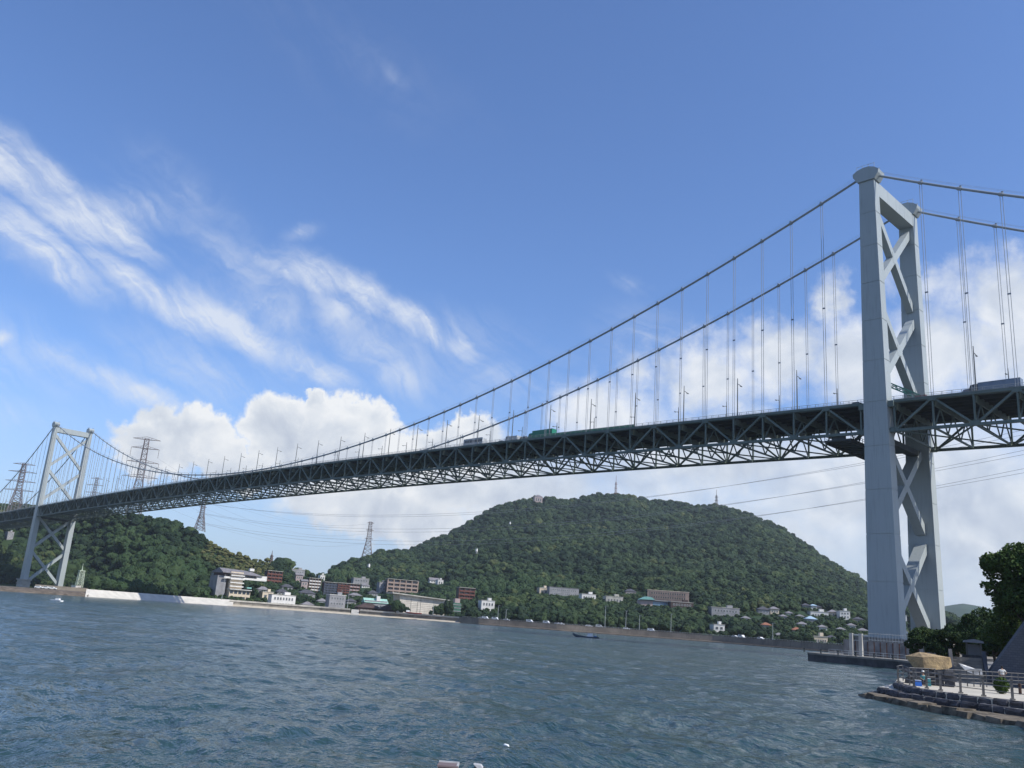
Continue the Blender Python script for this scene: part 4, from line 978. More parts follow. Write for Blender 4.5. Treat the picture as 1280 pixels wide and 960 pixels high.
def shore_pos(px, off, z): x, y = shore(px, off); return (x, y, z)
def shore_dir(px): a = shore(px-4); b = shore(px+4); return math.atan2(b[1]-a[1], b[0]-a[0])
# guard rail along the road
b = MB(); pts = [(*shore(px, 1.7), 5.15) for px in np.arange(578, 1060, 6)]; b.tube(pts, .07, 4)
for px in np.arange(578, 1060, 3.2): x, y = shore(px, 1.7); b.box(x, y, 4.75, .12, .12, 1.0)
tag(b.build('guard_rail', GALV), 'thin guard rail along the shore road below the big hill', 'guard rail')
carpx = [(602, 0), (606.5, 1), (619, 1), (633, 0), (662, 1), (683, 1), (697, 0), (701, 0), (736, 0), (749, 1), (783, 0), (814, 1), (919, 0), (927, 1), (951, 0)]
for i, (px, v) in enumerate(carpx):
    car('small white van parked on the shore road above the sea wall' if v else 'small pale car parked on the shore road above the sea wall', shore_pos(px, 4.2, 4.34), shore_dir(px), WPAINT if (i % 3) else SILV, 'van' if v else 'car', 'vans along the far shore road' if v else 'cars along the far shore road', .95)
def pole_lamp(px, off, h, label, group):
    g = thing('lamp_post', label, 'lamp post', shore_pos(px, off, 4.2), 0, group); MB().tube([(0, 0, 0), (0, 0, h)], [.22, .12], 6).build('pole', GALV, parent=g); MB().box(.8, -.5, h, 1.8, .3, .25).build('lamp_head', GALV, parent=g)
for px, h in ((622, 9), (632, 7), (756, 13), (782, 11), (838.5, 11), (799, 9), (541, 8), (966, 9)): pole_lamp(px, 6.5, h, 'thin lamp post standing on the far shore road', 'lamp posts along the far shore road')
for px, h in ((277, 16), (425, 12), (434, 12)): pole_lamp(px, 11, h, 'tall thin pole behind the left sea wall', 'poles behind the left sea wall')

# far tower: base works, beacon, hut
PX = -712
g = thing('pier', 'pale banded concrete plinth under the left leg of the far tower', 'pier', (PX+1, -14, 2.6))
MB().box(0, 0, 3.0, 11, 7, 6).build('plinth', CONC, parent=g); MB().box(.1, 0, 6.4, 12.5, 8.6, .8).build('top_band', CONC, parent=g); MB().box(.1, 0, 3.4, 11.9, 8, .5).build('band', CONC, parent=g)
g = thing('pier', 'low brown plinth under the right leg of the far tower', 'pier', (PX, 14, 1.6)); MB().box(0, 0, .7, 13, 9, 1.6).build('plinth', WALLB, parent=g)
def lattice(g, h, w0, w1, n, r, m, name='lattice_body', X=True):
    b = MB()
    for i in range(n):
        z0, z1 = h*i/n, h*(i+1)/n; a0 = w0+(w1-w0)*i/n; a1 = w0+(w1-w0)*(i+1)/n
        c0 = [(-a0, -a0, z0), (a0, -a0, z0), (a0, a0, z0), (-a0, a0, z0)]; c1 = [(-a1, -a1, z1), (a1, -a1, z1), (a1, a1, z1), (-a1, a1, z1)]
        for k in range(4):
            b.beam(c0[k], c1[k], r*1.5, r*1.5); b.beam(c1[k], c1[(k+1) % 4], r, r)
            b.beam(c0[k], c1[(k+1) % 4], r, r)
            if X: b.beam(c0[(k+1) % 4], c1[k], r, r)
    return b.build(name, m, parent=g)
BEAC = mat('pale green beacon paint', (.50, .56, .44), .6, .05, .5)
q = at_dist(97, 741, 640); hh = at_dist(100.5, 714, 640).z
g = thing('beacon_tower', 'pale green lattice beacon on the shore between the far tower and the white slope', 'beacon', (q.x, q.y, 3.2)); H_ = hh-3.2
lattice(g, H_, 2.0, 1.4, 5, .17, BEAC); MB().box(0, 0, H_+.3, 3.4, 3.4, .5).build('platform', BEAC, parent=g); MB().tube([(0, 0, H_), (0, 0, H_+2), (0, 0, H_+5)], [.5, .2, .08], 8).build('lantern', BEAC, parent=g)
q = at_dist(90, 742, 630); g = thing('hut', 'small white hut beside the lattice beacon', 'hut', (q.x, q.y, 3.2), R(20)); MB().box(0, 2, 1.7, 4, 4, 3.4).build('wall', WHITE, parent=g); MB().box(0, 2, 3.5, 4.6, 4.6, .3).build('roof', CONC, parent=g); MB().box(.5, -.02, 1.2, 1, .1, 2.1).build('door', GREYW, parent=g)
q = at_dist(103, 743, 625); g = thing('hut', 'long low pale shed right of the lattice beacon', 'shed', (q.x, q.y, 3.2), R(25)); MB().box(0, 2, 1.1, 9, 4, 2.2).build('wall', CONC, parent=g); MB().box(0, 2, 2.3, 9.5, 4.5, .3).build('roof', CONCD, parent=g)
sweep_shore('retaining_wall', 'long brown retaining wall behind the right leg of the far tower', 'retaining wall', shore_line(44, 148, 12, 60), [(0, 2), (0, 5.4), (1, 5.4), (1, 2)], WALLB)
for i, px in enumerate((49, 58.5, 66)): car('small white car parked between the legs of the far tower', (*shore(px, 56), 3.35), .9, WPAINT, 'car', 'cars parked under the far tower', 1.0)

# ------------------------------------------------------------------ pylons, masts, power lines
RUST = mat('weathered pylon steel', (.17, .135, .13), .8, .1, .1); RED = mat('red banded mast paint', (.30, .17, .15), .7, .05, .2)
def pylon(label, px, pyb, pyt, D, half, arms, r, m=RUST, drop=.1, yaw=30, group=None, base=None):
    pb = at_dist(px, pyb, D); pt = at_dist(px, pyt, D); h = pt.z-pb.z
    g = thing('power_pylon', label, 'pylon', (pb.x, pb.y, pb.z), R(yaw), group)
    lattice(g, h*.5, half, half*.42, 5, r, m, 'lower_body'); 
    u = bpy.data.objects[-1] if False else None
    b = MB(); n = 8; a0 = half*.42; a1 = half*.26
    for i in range(n):
        z0, z1 = h*(.5+.5*i/n), h*(.5+.5*(i+1)/n); w0 = a0+(a1-a0)*i/n; w1 = a0+(a1-a0)*(i+1)/n
        c0 = [(-w0, -w0, z0), (w0, -w0, z0), (w0, w0, z0), (-w0, w0, z0)]; c1 = [(-w1, -w1, z1), (w1, -w1, z1), (w1, w1, z1), (-w1, w1, z1)]
        for k in range(4): b.beam(c0[k], c1[k], r*1.4, r*1.4); b.beam(c1[k], c1[(k+1) % 4], r, r); b.beam(c0[k], c1[(k+1) % 4], r, r)
    b.build('upper_body', m, parent=g); tips = []
    for f, L in arms:
        z = h*f
        for s in (-1, 1):
            b = MB(); b.beam((0, -a1, z), (s*L, 0, z+.2), r, r); b.beam((0, a1, z), (s*L, 0, z+.2), r, r); b.beam((0, 0, z+h*.035), (s*L, 0, z+.2), r, r)
            for q in (.33, .66): b.beam((s*L*q, -a1*(1-q), z), (s*L*q, 0, z+h*.035*(1-q)), r*.8, r*.8)
            b.build('crossarm', m, parent=g)
            if drop and f < .97:
                b = MB(); b.tube([(s*L, 0, z), (s*L, 0, z-h*drop)], r*.6, 5); b.build('insulator_string', m, parent=g); tips.append(g_world(g, (s*L, 0, z-h*drop)))
    return g, tips
def g_world(g, p):
    c, s = math.cos(g.rotation_euler.z), math.sin(g.rotation_euler.z); return Vector((g.location.x+c*p[0]-s*p[1], g.location.y+s*p[0]+c*p[1], g.location.z+p[2]))
A3 = [(.985, 15), (.90, 17), (.75, 19), (.58, 21)]
pa, tA = pylon('large pylon with four crossarms standing behind the bridge deck right of the far tower', 165, 652, 546, 1010, 8, [(.99, 14), (.88, 14), (.71, 16), (.53, 18)], .34, yaw=62, drop=.10)
pylon('dark pylon behind the side span left of the far tower', 17, 642, 578, 1080, 6.5, [(.985, 11), (.83, 14), (.64, 15), (.46, 15)], .36, yaw=62, drop=0)
pylon('faint distant pylon between the far tower and the large pylon', 112, 645, 596, 1500, 6, [(.97, 9), (.80, 12), (.60, 13)], .34, yaw=62, drop=0)
pb_, tB = pylon('slender pylon on the left hill ridge seen below the bridge deck', 249, 664, 622, 1000, 5, [(.95, 4), (.72, 4), (.40, 4)], .28, yaw=50, drop=0)
pc_, tC = pylon('tall grey and red lattice pylon on the ridge right of the gap between the hills', 458, 701, 652, 1350, 8, [(.97, 5), (.78, 6), (.56, 6)], .36, yaw=50, drop=0)
def mast(label, px, pyb, pyt, D, half, m, r=.5):
    pb = at_dist(px, pyb, D); pt = at_dist(px, pyt, D); h = pt.z-pb.z; g = thing('radio_mast', label, 'mast', (pb.x, pb.y, pb.z-3))
    lattice(g, (h+3)*.65, half, half*.45, 5, r, m); MB().tube([(0, 0, (h+3)*.6), (0, 0, h+3)], [.5, .25], 6).build('antenna', m, parent=g)
    for f in (.35, .55): MB().box(0, 0, (h+3)*f, half*2.2, half*2.2, .5).build('platform', m, parent=g)
mast('grey and red radio mast on the summit clearing of the big hill', 769.5, 617, 594, 1740, 2.0, RED, .17)
mast('dark radio mast on the right shoulder of the big hill', 895.5, 631, 612, 1700, 2.2, RUST, .20)
mast('tiny mast on the small summit left of the gap between the hills', 339, 700, 688, 915, 1.2, RUST, .3)
for px, py, lb in ((595, 699, 'small pale relay box in the woods on the left flank of the big hill'), (637, 663, 'small pale relay post high in the woods on the left flank of the big hill'), (460, 719, 'small white monument in the woods below the red pylon'), (1, 0, None)):
    if lb:
        q = hit_land(px, py); g = thing('relay_post', lb, 'post', (q.x, q.y, q.z)); CLEAR.append((q.x, q.y, 5)); MB().box(0, 0, 7, 1.6, 1.6, 14).build('pole', GREYW, parent=g); MB().box(0, -.3, 11.5, 2.6, 2.2, 3.2, taper=.8).build('head', WHITE, parent=g)
# conductors crossing high over the strait: from the pylons towards a pylon right of the view
WIRE = mat('conductor', (.22, .24, .27), .6, .03, .3)
def wire(p, q, sag, r=.085):
    n = 46; pts = [Vector(p).lerp(Vector(q), i/n)-Vector((0, 0, sag*4*(i/n)*(1-i/n))) for i in range(n+1)]
    MB().tube(pts, [r]*(n+1), 4, cap=False).build('power_line', WIRE, parent=wires)
wires = thing('power_lines', 'bundle of thin dark power lines sagging across the sky below the bridge deck', 'power lines', (0, 0, 0))
endp = [at_dist(x, y, 520) for x, y in ((1620, 470), (1620, 496), (1620, 522), (1640, 452), (1640, 478), (1640, 504))]
starts = [at_dist(px, py, 1000) for px, py in ((246, 628), (246, 640), (246, 652), (253, 628), (253, 642), (253, 655))]
for a, b_, sg in zip(starts, endp, (34, 36, 36, 38, 40, 40)): wire(a, b_, sg)
for a, e in zip(tA, ((760, 560), (775, 575), (790, 590), (800, 556), (810, 572), (820, 586))): wire(a, at_dist(700, 655, 1500), 45, .1) if False else None
for k, a in enumerate(tA[:6]): wire(a, at_dist(455+k % 2*5, 655+(k//2)*12, 1350), 26, .06)

# ------------------------------------------------------------------ fishing boat and drifting foam
q = on_z(733, 797, SEA); g = thing('fishing_boat', 'small dark blue fishing boat with a white wheelhouse crossing in front of the far shore', 'boat', (q.x, q.y, SEA-.25), -math.atan2(q.x-CAM.x, q.y-CAM.y)+R(8)); k = math.hypot(q.x-CAM.x, q.y-CAM.y)/440*1.1
g.scale = (k*.9, k*.9, k*.8)
def hull(secs, n=10):
    vs = []; fs = []
    for x, w, zk, zs in secs:
        for i in range(n+1): a = math.pi*i/n; vs.append((x, -w*math.cos(a)*(1-.12*math.sin(a)), zs-(zs-zk)*math.sin(a)**.7))
    m_ = n+1
    for j in range(len(secs)-1):
        for i in range(n): fs.append((j*m_+i, j*m_+i+1, (j+1)*m_+i+1, (j+1)*m_+i))
        fs.append((j*m_+n, j*m_, (j+1)*m_, (j+1)*m_+n))
    fs += [tuple(range(m_)), tuple((len(secs)-1)*m_+i for i in range(m_))]; return MB().add(vs, fs)
hull([(-6.8, .05, 1.6, 2.5), (-5.8, .6, .6, 2.0), (-4, 1.3, .1, 1.5), (-1, 1.6, -.2, 1.15), (3, 1.55, -.2, 1.05), (6, 1.3, .1, 1.2)]).build('hull', mat('navy boat hull', (.07, .10, .14), .5, .05, .5), parent=g)
b = MB(); b.box(1.6, 0, 1.9, 2.6, 1.7, 1.6); b.box(1.5, 0, 2.75, 3.0, 2.0, .15); b.build('wheelhouse', WPAINT, parent=g)
MB().box(.27, 0, 2.15, .05, 1.4, .6).build('window', GLASS, parent=g)
for x, h_ in ((2.7, 4.2), (5.4, 3.4), (-3.5, 2.6)): MB().tube([(x, 0, 1), (x, 0, h_)], .07, 6).build('mast', DKSTEEL, parent=g)
b = MB(); b.box(4.2, 0, 1.35, 1.4, 1.4, .6); b.build('fish_box', mat('blue fish box', (.05, .15, .35), .5, .05, 1), parent=g)
FOAM = mat('white foam', (.8, .82, .82), .8, .03, 2)
def foam(px, py, L, W, label):
    q = on_z(px, py, SEA+.05); b = MB(); r = random.Random(int(px))
    for i in range(14): b.tube([(r.uniform(-L, L), r.uniform(-W, W), -.1), (r.uniform(-L, L)*.2+r.uniform(-L, L)*.8, r.uniform(-W, W), .12+r.uniform(0, .1))], [W*.35, W*.16], 6)
    o = b.build('foam_patch', FOAM); o.location = q; o.rotation_euler.z = -math.atan2(q.x-CAM.x, q.y-CAM.y); tag(o, label, 'foam', None, 'stuff')
q = on_z(632.5, 933.5, SEA); b = MB(); b.tube([(-.22, 0, .06), (-.1, 0, .1), (.12, .02, .1), (.24, 0, .05)], [.05, .11, .09, .03], 8); o = b.build('drifting_float', FOAM, smooth=True); o.location = q+Vector((0, 0, .0)); o.scale = (.5, .5, .4); tag(o, 'small white float drifting on the water near the bottom edge', 'float')
q = on_z(70, 752, SEA); b = MB(); b.add([(-3.4, 0, .2), (-2, -.8, .1), (3, -.8, .2), (3.2, .8, .2), (-2, .8, .1), (-3.6, 0, 1.2), (-2, -1, 1.1), (3, -1, 1.0), (3.2, 1, 1.0), (-2, 1, 1.1)], [(0, 1, 6, 5), (1, 2, 7, 6), (2, 3, 8, 7), (3, 4, 9, 8), (4, 0, 5, 9), (5, 6, 7, 8, 9)]); b.box(.8, 0, 1.6, 2, 1.2, 1.0)
o = b.build('motor_boat', WPAINT); o.location = (q.x, q.y, SEA); o.scale = (.55, .55, .4); o.rotation_euler.z = .6; tag(o, 'tiny white motor boat on the water in front of the far tower', 'boat')

# ------------------------------------------------------------------ the near bank under the tower
QZ = 2.6
DSTONE = mat('dark quay stone', (.085, .085, .09), .9, .15, .5, bump=.7, bscale=2, streak=.3)
RAILM = mat('weathered railing paint', (.17, .165, .16), .6, .1, 1.5)
GRAVEL = mat('quay ground', (.22, .21, .19), .9, .1, .3, bump=.3)
nb = [(9, -74), (28, -76), (40, -92), (51, -118), (64, -148), (76, -156), (120, -165), (260, -150), (300, 60), (40, 140), (-14, 130), (-11, -20), (3, -55)]
b = MB(); b.prism(nb, -1.5, QZ); o = b.build('near_bank', GRAVEL); tag(o, kind='structure')
g = thing('quay_wall', 'dark stone quay wall in front of the near tower', 'quay wall')
b = MB()
ed = nb[12:]+nb[:6]
for (x0, y0), (x1, y1) in zip(ed[:-1], ed[1:]):
    d = Vector((x1-x0, y1-y0, 0)).normalized(); nrm = Vector((d.y, -d.x, 0)); b.extrude([(x0, y0, -1.4), (x1, y1, -1.4), (x1, y1, QZ+.02), (x0, y0, QZ+.02)], nrm*.02, nrm*.5)
b.build('wall_face', DSTONE, parent=g)
b = MB()
for (x0, y0), (x1, y1) in zip(ed[:-1], ed[1:]):
    d = Vector((x1-x0, y1-y0, 0)).normalized(); nrm = Vector((d.y, -d.x, 0)); b.extrude([(x0, y0, QZ-.28), (x1, y1, QZ-.28), (x1, y1, QZ+.06), (x0, y0, QZ+.06)], nrm*-.5, nrm*.62)
b.build('coping', CONCD, parent=g)
BOL = MB().tube([(0, 0, 0), (0, 0, .5), (0, 0, .8)], [.16, .16, .24], 8).mesh('bollard', DKSTEEL)
for i in range(9):
    f = i/8; o = link('bollard', BOL, None, (7+f*30, -73.6-(1.5*f if f < .7 else 1.05+(f-.7)*40)+.9, QZ+.05)); tag(o, 'small dark bollard on the coping of the quay below the near tower', 'bollard', 'bollards along the quay edge')
# low rails on the quay
b = MB()
for z in (.55, 1.0): b.tube([(12, -72, QZ+z), (28, -73.5, QZ+z), (38, -90, QZ+z)], .05, 5)
for f in np.linspace(0, 1, 12): b.tube([(12+16*f, -72-1.5*f, QZ), (12+16*f, -72-1.5*f, QZ+1)], .04, 5)
tag(b.build('quay_rail', GALV), 'low pale handrail along the dark quay below the near tower', 'railing')
# tower footings
g = thing('tower_footing', 'concrete footing block under the near tower', 'footing', (0, 0, 0))
for s in (-1, 1):
    b = MB(); b.box(0, s*14.2, 4.8, 13, 9.5, 4.6); b.build('footing_block', CONCD, parent=g)
# sheet pile wall of separate panels with rusty joints
PANEL = mat('grey sheet pile panel', (.16, .165, .175), .8, .12, .6, streak=.5); RUSTY = mat('rusty joint', (.13, .055, .035), .9, .2, .8)
g = thing('sheet_pile_wall', 'grey sheet pile wall with rusty joints round the foot of the near tower', 'wall')
a = at_dist(1054, 800, 214); c = at_dist(1156, 806, 214); L = Vector((c.x-a.x, c.y-a.y, 0)); n = 13; st = L/n; ang = math.atan2(L.y, L.x); tz = 5.9
for i in range(n):
    p = Vector((a.x, a.y, 0))+st*(i+.5); b = MB(); w = st.length
    b.box(0, .15*(i % 2), (tz-QZ)/2, w*.86, .25, tz-QZ+random.uniform(-.1, .1)); o = b.build('sheet_pile', PANEL, parent=g); o.location = (p.x, p.y, QZ); o.rotation_euler.z = ang
    b = MB(); b.box(w*.5, .1, (tz-QZ)/2-.1, w*.16, .34, tz-QZ-.1); o = b.build('pile_joint', RUSTY, parent=g); o.location = (p.x, p.y, QZ); o.rotation_euler.z = ang
b = MB(); p = Vector((a.x, a.y, 0))+L/2; b.box(0, 3, 1.6, L.length, 5.6, 3.2); o = b.build('fill', GRAVEL, parent=g); o.location = (p.x, p.y, QZ-.02); o.rotation_euler.z = ang
g2 = thing('fence', 'close barred grey fence round the foot of the near tower leg', 'fence')
a = at_dist(1086, 792, 226); c = at_dist(1146, 797, 226); L = Vector((c.x-a.x, c.y-a.y, 0))
BARM = MB().box(0, 0, 1.0, .09, .09, 2.0).mesh('fence_bar', GALV)
nb_ = int(L.length/.62)
for i in range(nb_+1): link('fence_bar', BARM, g2, (a.x+L.x*i/nb_, a.y+L.y*i/nb_, 5.85))
b = MB()
for z in (6.2, 7.6): b.tube([(a.x, a.y, z), (c.x, c.y, z)], .06, 5)
b.build('fence_rail', GALV, parent=g2)
g = thing('gate_frame', 'pale twin post frame standing on the quay left of the near tower', 'frame')
for px in (1064.5, 1076.5):
    p = at_dist(px, 817, 206); MB().box(p.x, p.y, QZ+2.3, .75, .5, 4.6).build('post', CONC, parent=g)
p = at_dist(1063, 795, 206); q = at_dist(1085, 797, 206); MB().beam((p.x, p.y, QZ+4.3), (q.x, q.y, QZ+4.3), .35, .3).build('crossbar', GALV, parent=g)
MB().beam((p.x, p.y, QZ+3.2), (q.x, q.y, QZ+3.2), .12, .12).build('lower_bar', GALV, parent=g)

# ------------------------------------------------------------------ near trees
BARK = mat('bark', (.09, .07, .05), .9, .15, 2, bump=.8)
LEAFD = leafmat('evergreen leaves', [(0, (.015, .030, .012)), (.5, (.032, .060, .018)), (1, (.070, .105, .028))], .35, 0, 1.6)
LEAFB = leafmat('bright camphor leaves', [(0, (.025, .050, .014)), (.5, (.055, .095, .022)), (1, (.12, .155, .035))], .3, 0, 1.4)
def tree(label, base, h, lumps, nleaf, size, m, seed, trunk=.35, group=None):
    """lumps: (x, y, z, rx, rz) of leaf clumps relative to the base"""
    r = np.random.default_rng(seed); rr = random.Random(seed); g = thing('broadleaf_tree', label, 'tree', base, 0, group)
    b = MB(); top = Vector((0, 0, h*.55)); b.tube([(0, 0, -.3), (.1, .05, h*.2), (-.1, .1, h*.4), top], [trunk*1.3, trunk, trunk*.8, trunk*.55], 8)
    sub = []
    for x, y, z, rx, rz in lumps:
        for k in range(max(3, int(rx*2.2))):
            a = rr.uniform(0, 6.28); e = rr.uniform(-.5, 1.3); q = rr.uniform(.45, .85); sub.append((x+rx*q*math.cos(a)*math.cos(e), y+rx*q*math.sin(a)*math.cos(e), z+rz*q*math.sin(e), rx*rr.uniform(.28, .5)))
    for i in range(0, len(lumps)):
        x, y, z, rx, rz = lumps[i]; p0 = Vector((0, 0, h*rr.uniform(.25, .5))); p1 = Vector((x, y, z)); mid = p0.lerp(p1, .5)+Vector((rr.uniform(-.4, .4), rr.uniform(-.4, .4), rr.uniform(0, .6))); b.tube([p0, mid, p1], [trunk*.5, trunk*.32, trunk*.12], 6)
    b.build('trunk', BARK, parent=g)
    vs = []; S = np.array(sub); idx = r.choice(len(S), nleaf, p=(S[:, 3]**2)/(S[:, 3]**2).sum()); th = r.uniform(0, 2*np.pi, nleaf); cz = r.uniform(-.75, 1, nleaf); rad = S[idx, 3]*r.uniform(.55, 1.08, nleaf)**.6
    c = S[idx, :3]+np.stack([rad*np.cos(th)*np.sqrt(1-cz**2), rad*np.sin(th)*np.sqrt(1-cz**2), rad*cz*.8], 1)
    n1 = r.normal(size=(nleaf, 3)); n1 /= np.linalg.norm(n1, axis=1)[:, None]; n2 = np.cross(n1, r.normal(size=(nleaf, 3))); n2 /= np.linalg.norm(n2, axis=1)[:, None]
    sz = size*r.uniform(.6, 1.3, nleaf)[:, None]; V = np.stack([c+n1*sz, c+n2*sz*.55, c-n1*sz, c-n2*sz*.55], 1).reshape(-1, 3)
    me = bpy.data.meshes.new('crown'); F_ = np.arange(nleaf*4).reshape(-1, 4); me.from_pydata(V.tolist(), [], F_.tolist()); me.materials.append(m); tag(link('crown', me, g), kind='stuff'); return g
def tree_at(label, px, pyb, pyt, D, zb, spread, nl, size, m, seed, lumps=None, group=None):
    p = at_dist(px, pyb, D); h = at_dist(px, pyt, D).z-zb; rr = random.Random(seed); L = []
    az = math.atan2(p.x-CAM.x, p.y-CAM.y); rx_, ry_ = math.cos(az), -math.sin(az)
    if lumps:
        for dxp, fz, rx in lumps: dx = dxp*D/FOC*1.05; L.append((rx_*dx, ry_*dx, h*fz, rx, rx*.75))
    else:
        for k in range(7): a = rr.uniform(0, 6.28); q = rr.uniform(.15, .6)*spread; rx = spread*rr.uniform(.40, .6); L.append((q*math.cos(a), q*math.sin(a), h*rr.uniform(.30, .74), rx, rx*.8))
        L.append((0, 0, h-spread*.42, spread*.48, spread*.4))
    return tree('x', (p.x, p.y, zb), h, L, nl, size, m, seed) if False else tree(label, (p.x, p.y, zb), h, L, nl, size, m, seed, max(.2, h*.025), group)
# dark bush trees in front of the tower foot
for i, (px, yt, D, sp, lb) in enumerate(((1146, 786, 150, 2.5, 'dark bushy tree at the left end of the clump in front of the near tower'), (1157, 779, 153, 3.4, 'dark bushy tree, tallest of the clump in front of the near tower foot'), (1171, 783, 150, 3.2, 'dark bushy tree in the middle of the clump in front of the near tower'), (1185, 785, 152, 3.3, 'dark bushy tree at the right of the clump in front of the near tower'), (1197, 789, 156, 2.8, 'dark small tree at the right edge of the clump beside the distant blue hill'))):
    tree_at(lb, px, 822, yt, D, 3.0, sp, 5200, .17, LEAFD, 40+i)
for i, (px, yt, D, sp, n, m, lb) in enumerate(((1213, 772, 165, 4.2, 6500, LEAFD, 'dark tree left of the tall tree on the right bank, lowest of the row'), (1228, 757, 150, 5.0, 9000, LEAFD, 'dark tree with a ragged top left below the tall tree on the right bank'), (1250, 762, 140, 5.2, 9000, LEAFD, 'dark tree under the tall tree above the stone embankment'), (1275, 752, 128, 5.5, 9000, LEAFB, 'mid green tree below the tall tree at the right edge'), (1243, 790, 135, 4.0, 6000, LEAFD, 'low dark tree just left of the top of the stone embankment'), (1310, 740, 130, 6.0, 8000, LEAFD, 'dark tree beyond the right edge of the view beside the tall tree'))):
    tree_at(lb, px, 830, yt, D, 3.2, sp, n, .19, m, 60+i)
tree_at('tall spreading tree with sunlit crown rising at the right edge above the embankment', 1302, 830, 690, 118, 3.5, 6, 60000, .20, LEAFB, 90,
        lumps=[(-6, .88, 3.4), (14, .92, 3.8), (-24, .80, 3.2), (-14, .70, 3.4), (-18, .50, 3.0), (-40, .70, 1.7), (-26, .60, 2.2), (0, .74, 3.6), (26, .80, 4.0), (-12, .58, 3.2), (10, .5, 3.6), (36, .62, 4.2), (50, .85, 4.0), (60, .65, 4.0)])
# ------------------------------------------------------------------ things behind the promenade
g = thing('stone_embankment', 'steep dark stone faced embankment with a sloping left edge at the right edge', 'embankment')
def facing():
    m = bpy.data.materials.new('dark stone facing'); m.use_nodes = True; t = NT(m.node_tree); m.node_tree.nodes.clear()
    g_ = t.n('ShaderNodeNewGeometry'); sp = t.n('ShaderNodeSeparateXYZ'); t.l.new(g_.outputs['Position'], sp.inputs[0]); br = t.n('ShaderNodeTexBrick')
    t.l.new(t.comb(sp.outputs[0], sp.outputs[2], 0.), br.inputs['Vector']); br.inputs['Scale'].default_value = 1.0; br.inputs['Brick Width'].default_value = .42; br.inputs['Row Height'].default_value = .22; br.inputs['Mortar Size'].default_value = .02
    for k, c in (('Color1', (.070, .073, .085, 1)), ('Color2', (.095, .097, .105, 1)), ('Mortar', (.055, .057, .065, 1))): br.inputs[k].default_value = c
    c = t.mix(t.m('MULTIPLY', t.smooth(t.noise(g_.outputs['Position'], .5, 5, .6), .45, .75), .5), br.outputs[0], (.045, .055, .04))
    p = t.n('ShaderNodeBsdfPrincipled'); t.l.new(c, p.inputs['Base Color']); p.inputs['Roughness'].default_value = .85
    b_ = t.n('ShaderNodeBump'); b_.inputs['Strength'].default_value = .7; b_.inputs['Distance'].default_value = .05; t.l.new(br.outputs[0], b_.inputs['Height']); t.l.new(b_.outputs[0], p.inputs['Normal'])
    o_ = t.n('ShaderNodeOutputMaterial'); t.l.new(p.outputs[0], o_.inputs[0]); return m
EMB = facing()
def EP(px, py, D): return at_dist(px, py, D)
b = MB(); f0 = [EP(1222, 862, 101), EP(1400, 870, 95), EP(1400, 620, 99), EP(1290, 762, 105), EP(1236, 836, 105)]
for p in (f0[0], f0[1]): p.z = 1.5
b.extrude(f0, (0, 0, 0), (6, 14, 0)); b.build('slope_face', EMB, parent=g)
b = MB()
for k in range(1, 12):
    z = 1.95+k*.75; t0 = (z-1.5)/(f0[3].z-1.5)
    if t0 < 1: pa_ = f0[0].lerp(f0[3], t0); pb2 = f0[1].lerp(f0[2], (z-1.5)/(f0[2].z-1.5)); b.beam((pa_.x, pa_.y-.0, pa_.z), (pb2.x, pb2.y, pb2.z), .07, .07)
b.build('stone_course', DSTONE, parent=g)
# shelter and stone steps
q = at_dist(1219, 832, 118); g = thing('shelter', 'small grey roofed shelter among the dark trees left of the embankment', 'shelter', (q.x, q.y, 4.5), R(22)); g.scale = (.55, .55, .55); MB().box(0, 1, -1.9, 4.4, 4, 3.9).build('stone_base', DSTONE, parent=g)
for x, y in ((-1.3, 0), (1.3, 0), (-1.3, 2.2), (1.3, 2.2)): MB().box(x, y, 1.3, .22, .22, 2.6).build('post', CONCD, parent=g)
b = MB(); b.extrude([(-1.9, 0, 2.6), (1.9, 0, 2.6), (1.75, 0, 3.0), (0, 0, 3.35), (-1.75, 0, 3.0)], (0, -.6, 0), (0, 2.9, 0)); b.build('roof', GREYW, parent=g); MB().box(0, 2.3, 1.2, 2.6, .15, 2.2).build('back_wall', GREYW, parent=g)
q = at_dist(1213, 846, 100); g = thing('stone_steps', 'flight of grey stone steps below the small shelter', 'steps', (q.x, q.y, 1.9), R(22))
for k in range(8): MB().box(0, k*.42, .14+k*.3, 2.6, .44, .28).build('step', CONCD, parent=g)
for s in (-1, 1): b = MB(); b.extrude([(s*1.5, -.1, 0), (s*1.5, 3.5, 0), (s*1.5, 3.5, 3.1), (s*1.5, 2.9, 3.1), (s*1.5, -.1, .7)], (-.16, 0, 0), (.16, 0, 0)); b.build('cheek_wall', DSTONE, parent=g)
q = at_dist(1213, 836, 92); b = MB(); b.add([(-.9, 0, .9), (-.4, 0, .35), (.5, 0, .05), (.9, 0, .5), (.2, 0, .55), (-.3, .3, .75), (.5, .35, .5)], [(0, 1, 5), (1, 2, 4, 5), (2, 3, 4), (5, 4, 6)])
b.extrude([(-.95, 0, .95), (-.35, 0, .25), (.55, 0, 0), (.95, 0, .1), (.9, 0, .55), (.2, 0, .5), (-.3, 0, .62)], (0, 0, 0), (0, .25, 0)); o = b.build('white_tarpaulin', WHITE); o.location = (q.x, q.y, q.z-.5); o.rotation_euler.z = R(22); tag(o, 'white folded tarpaulin hung in front of the stone steps', 'tarpaulin')

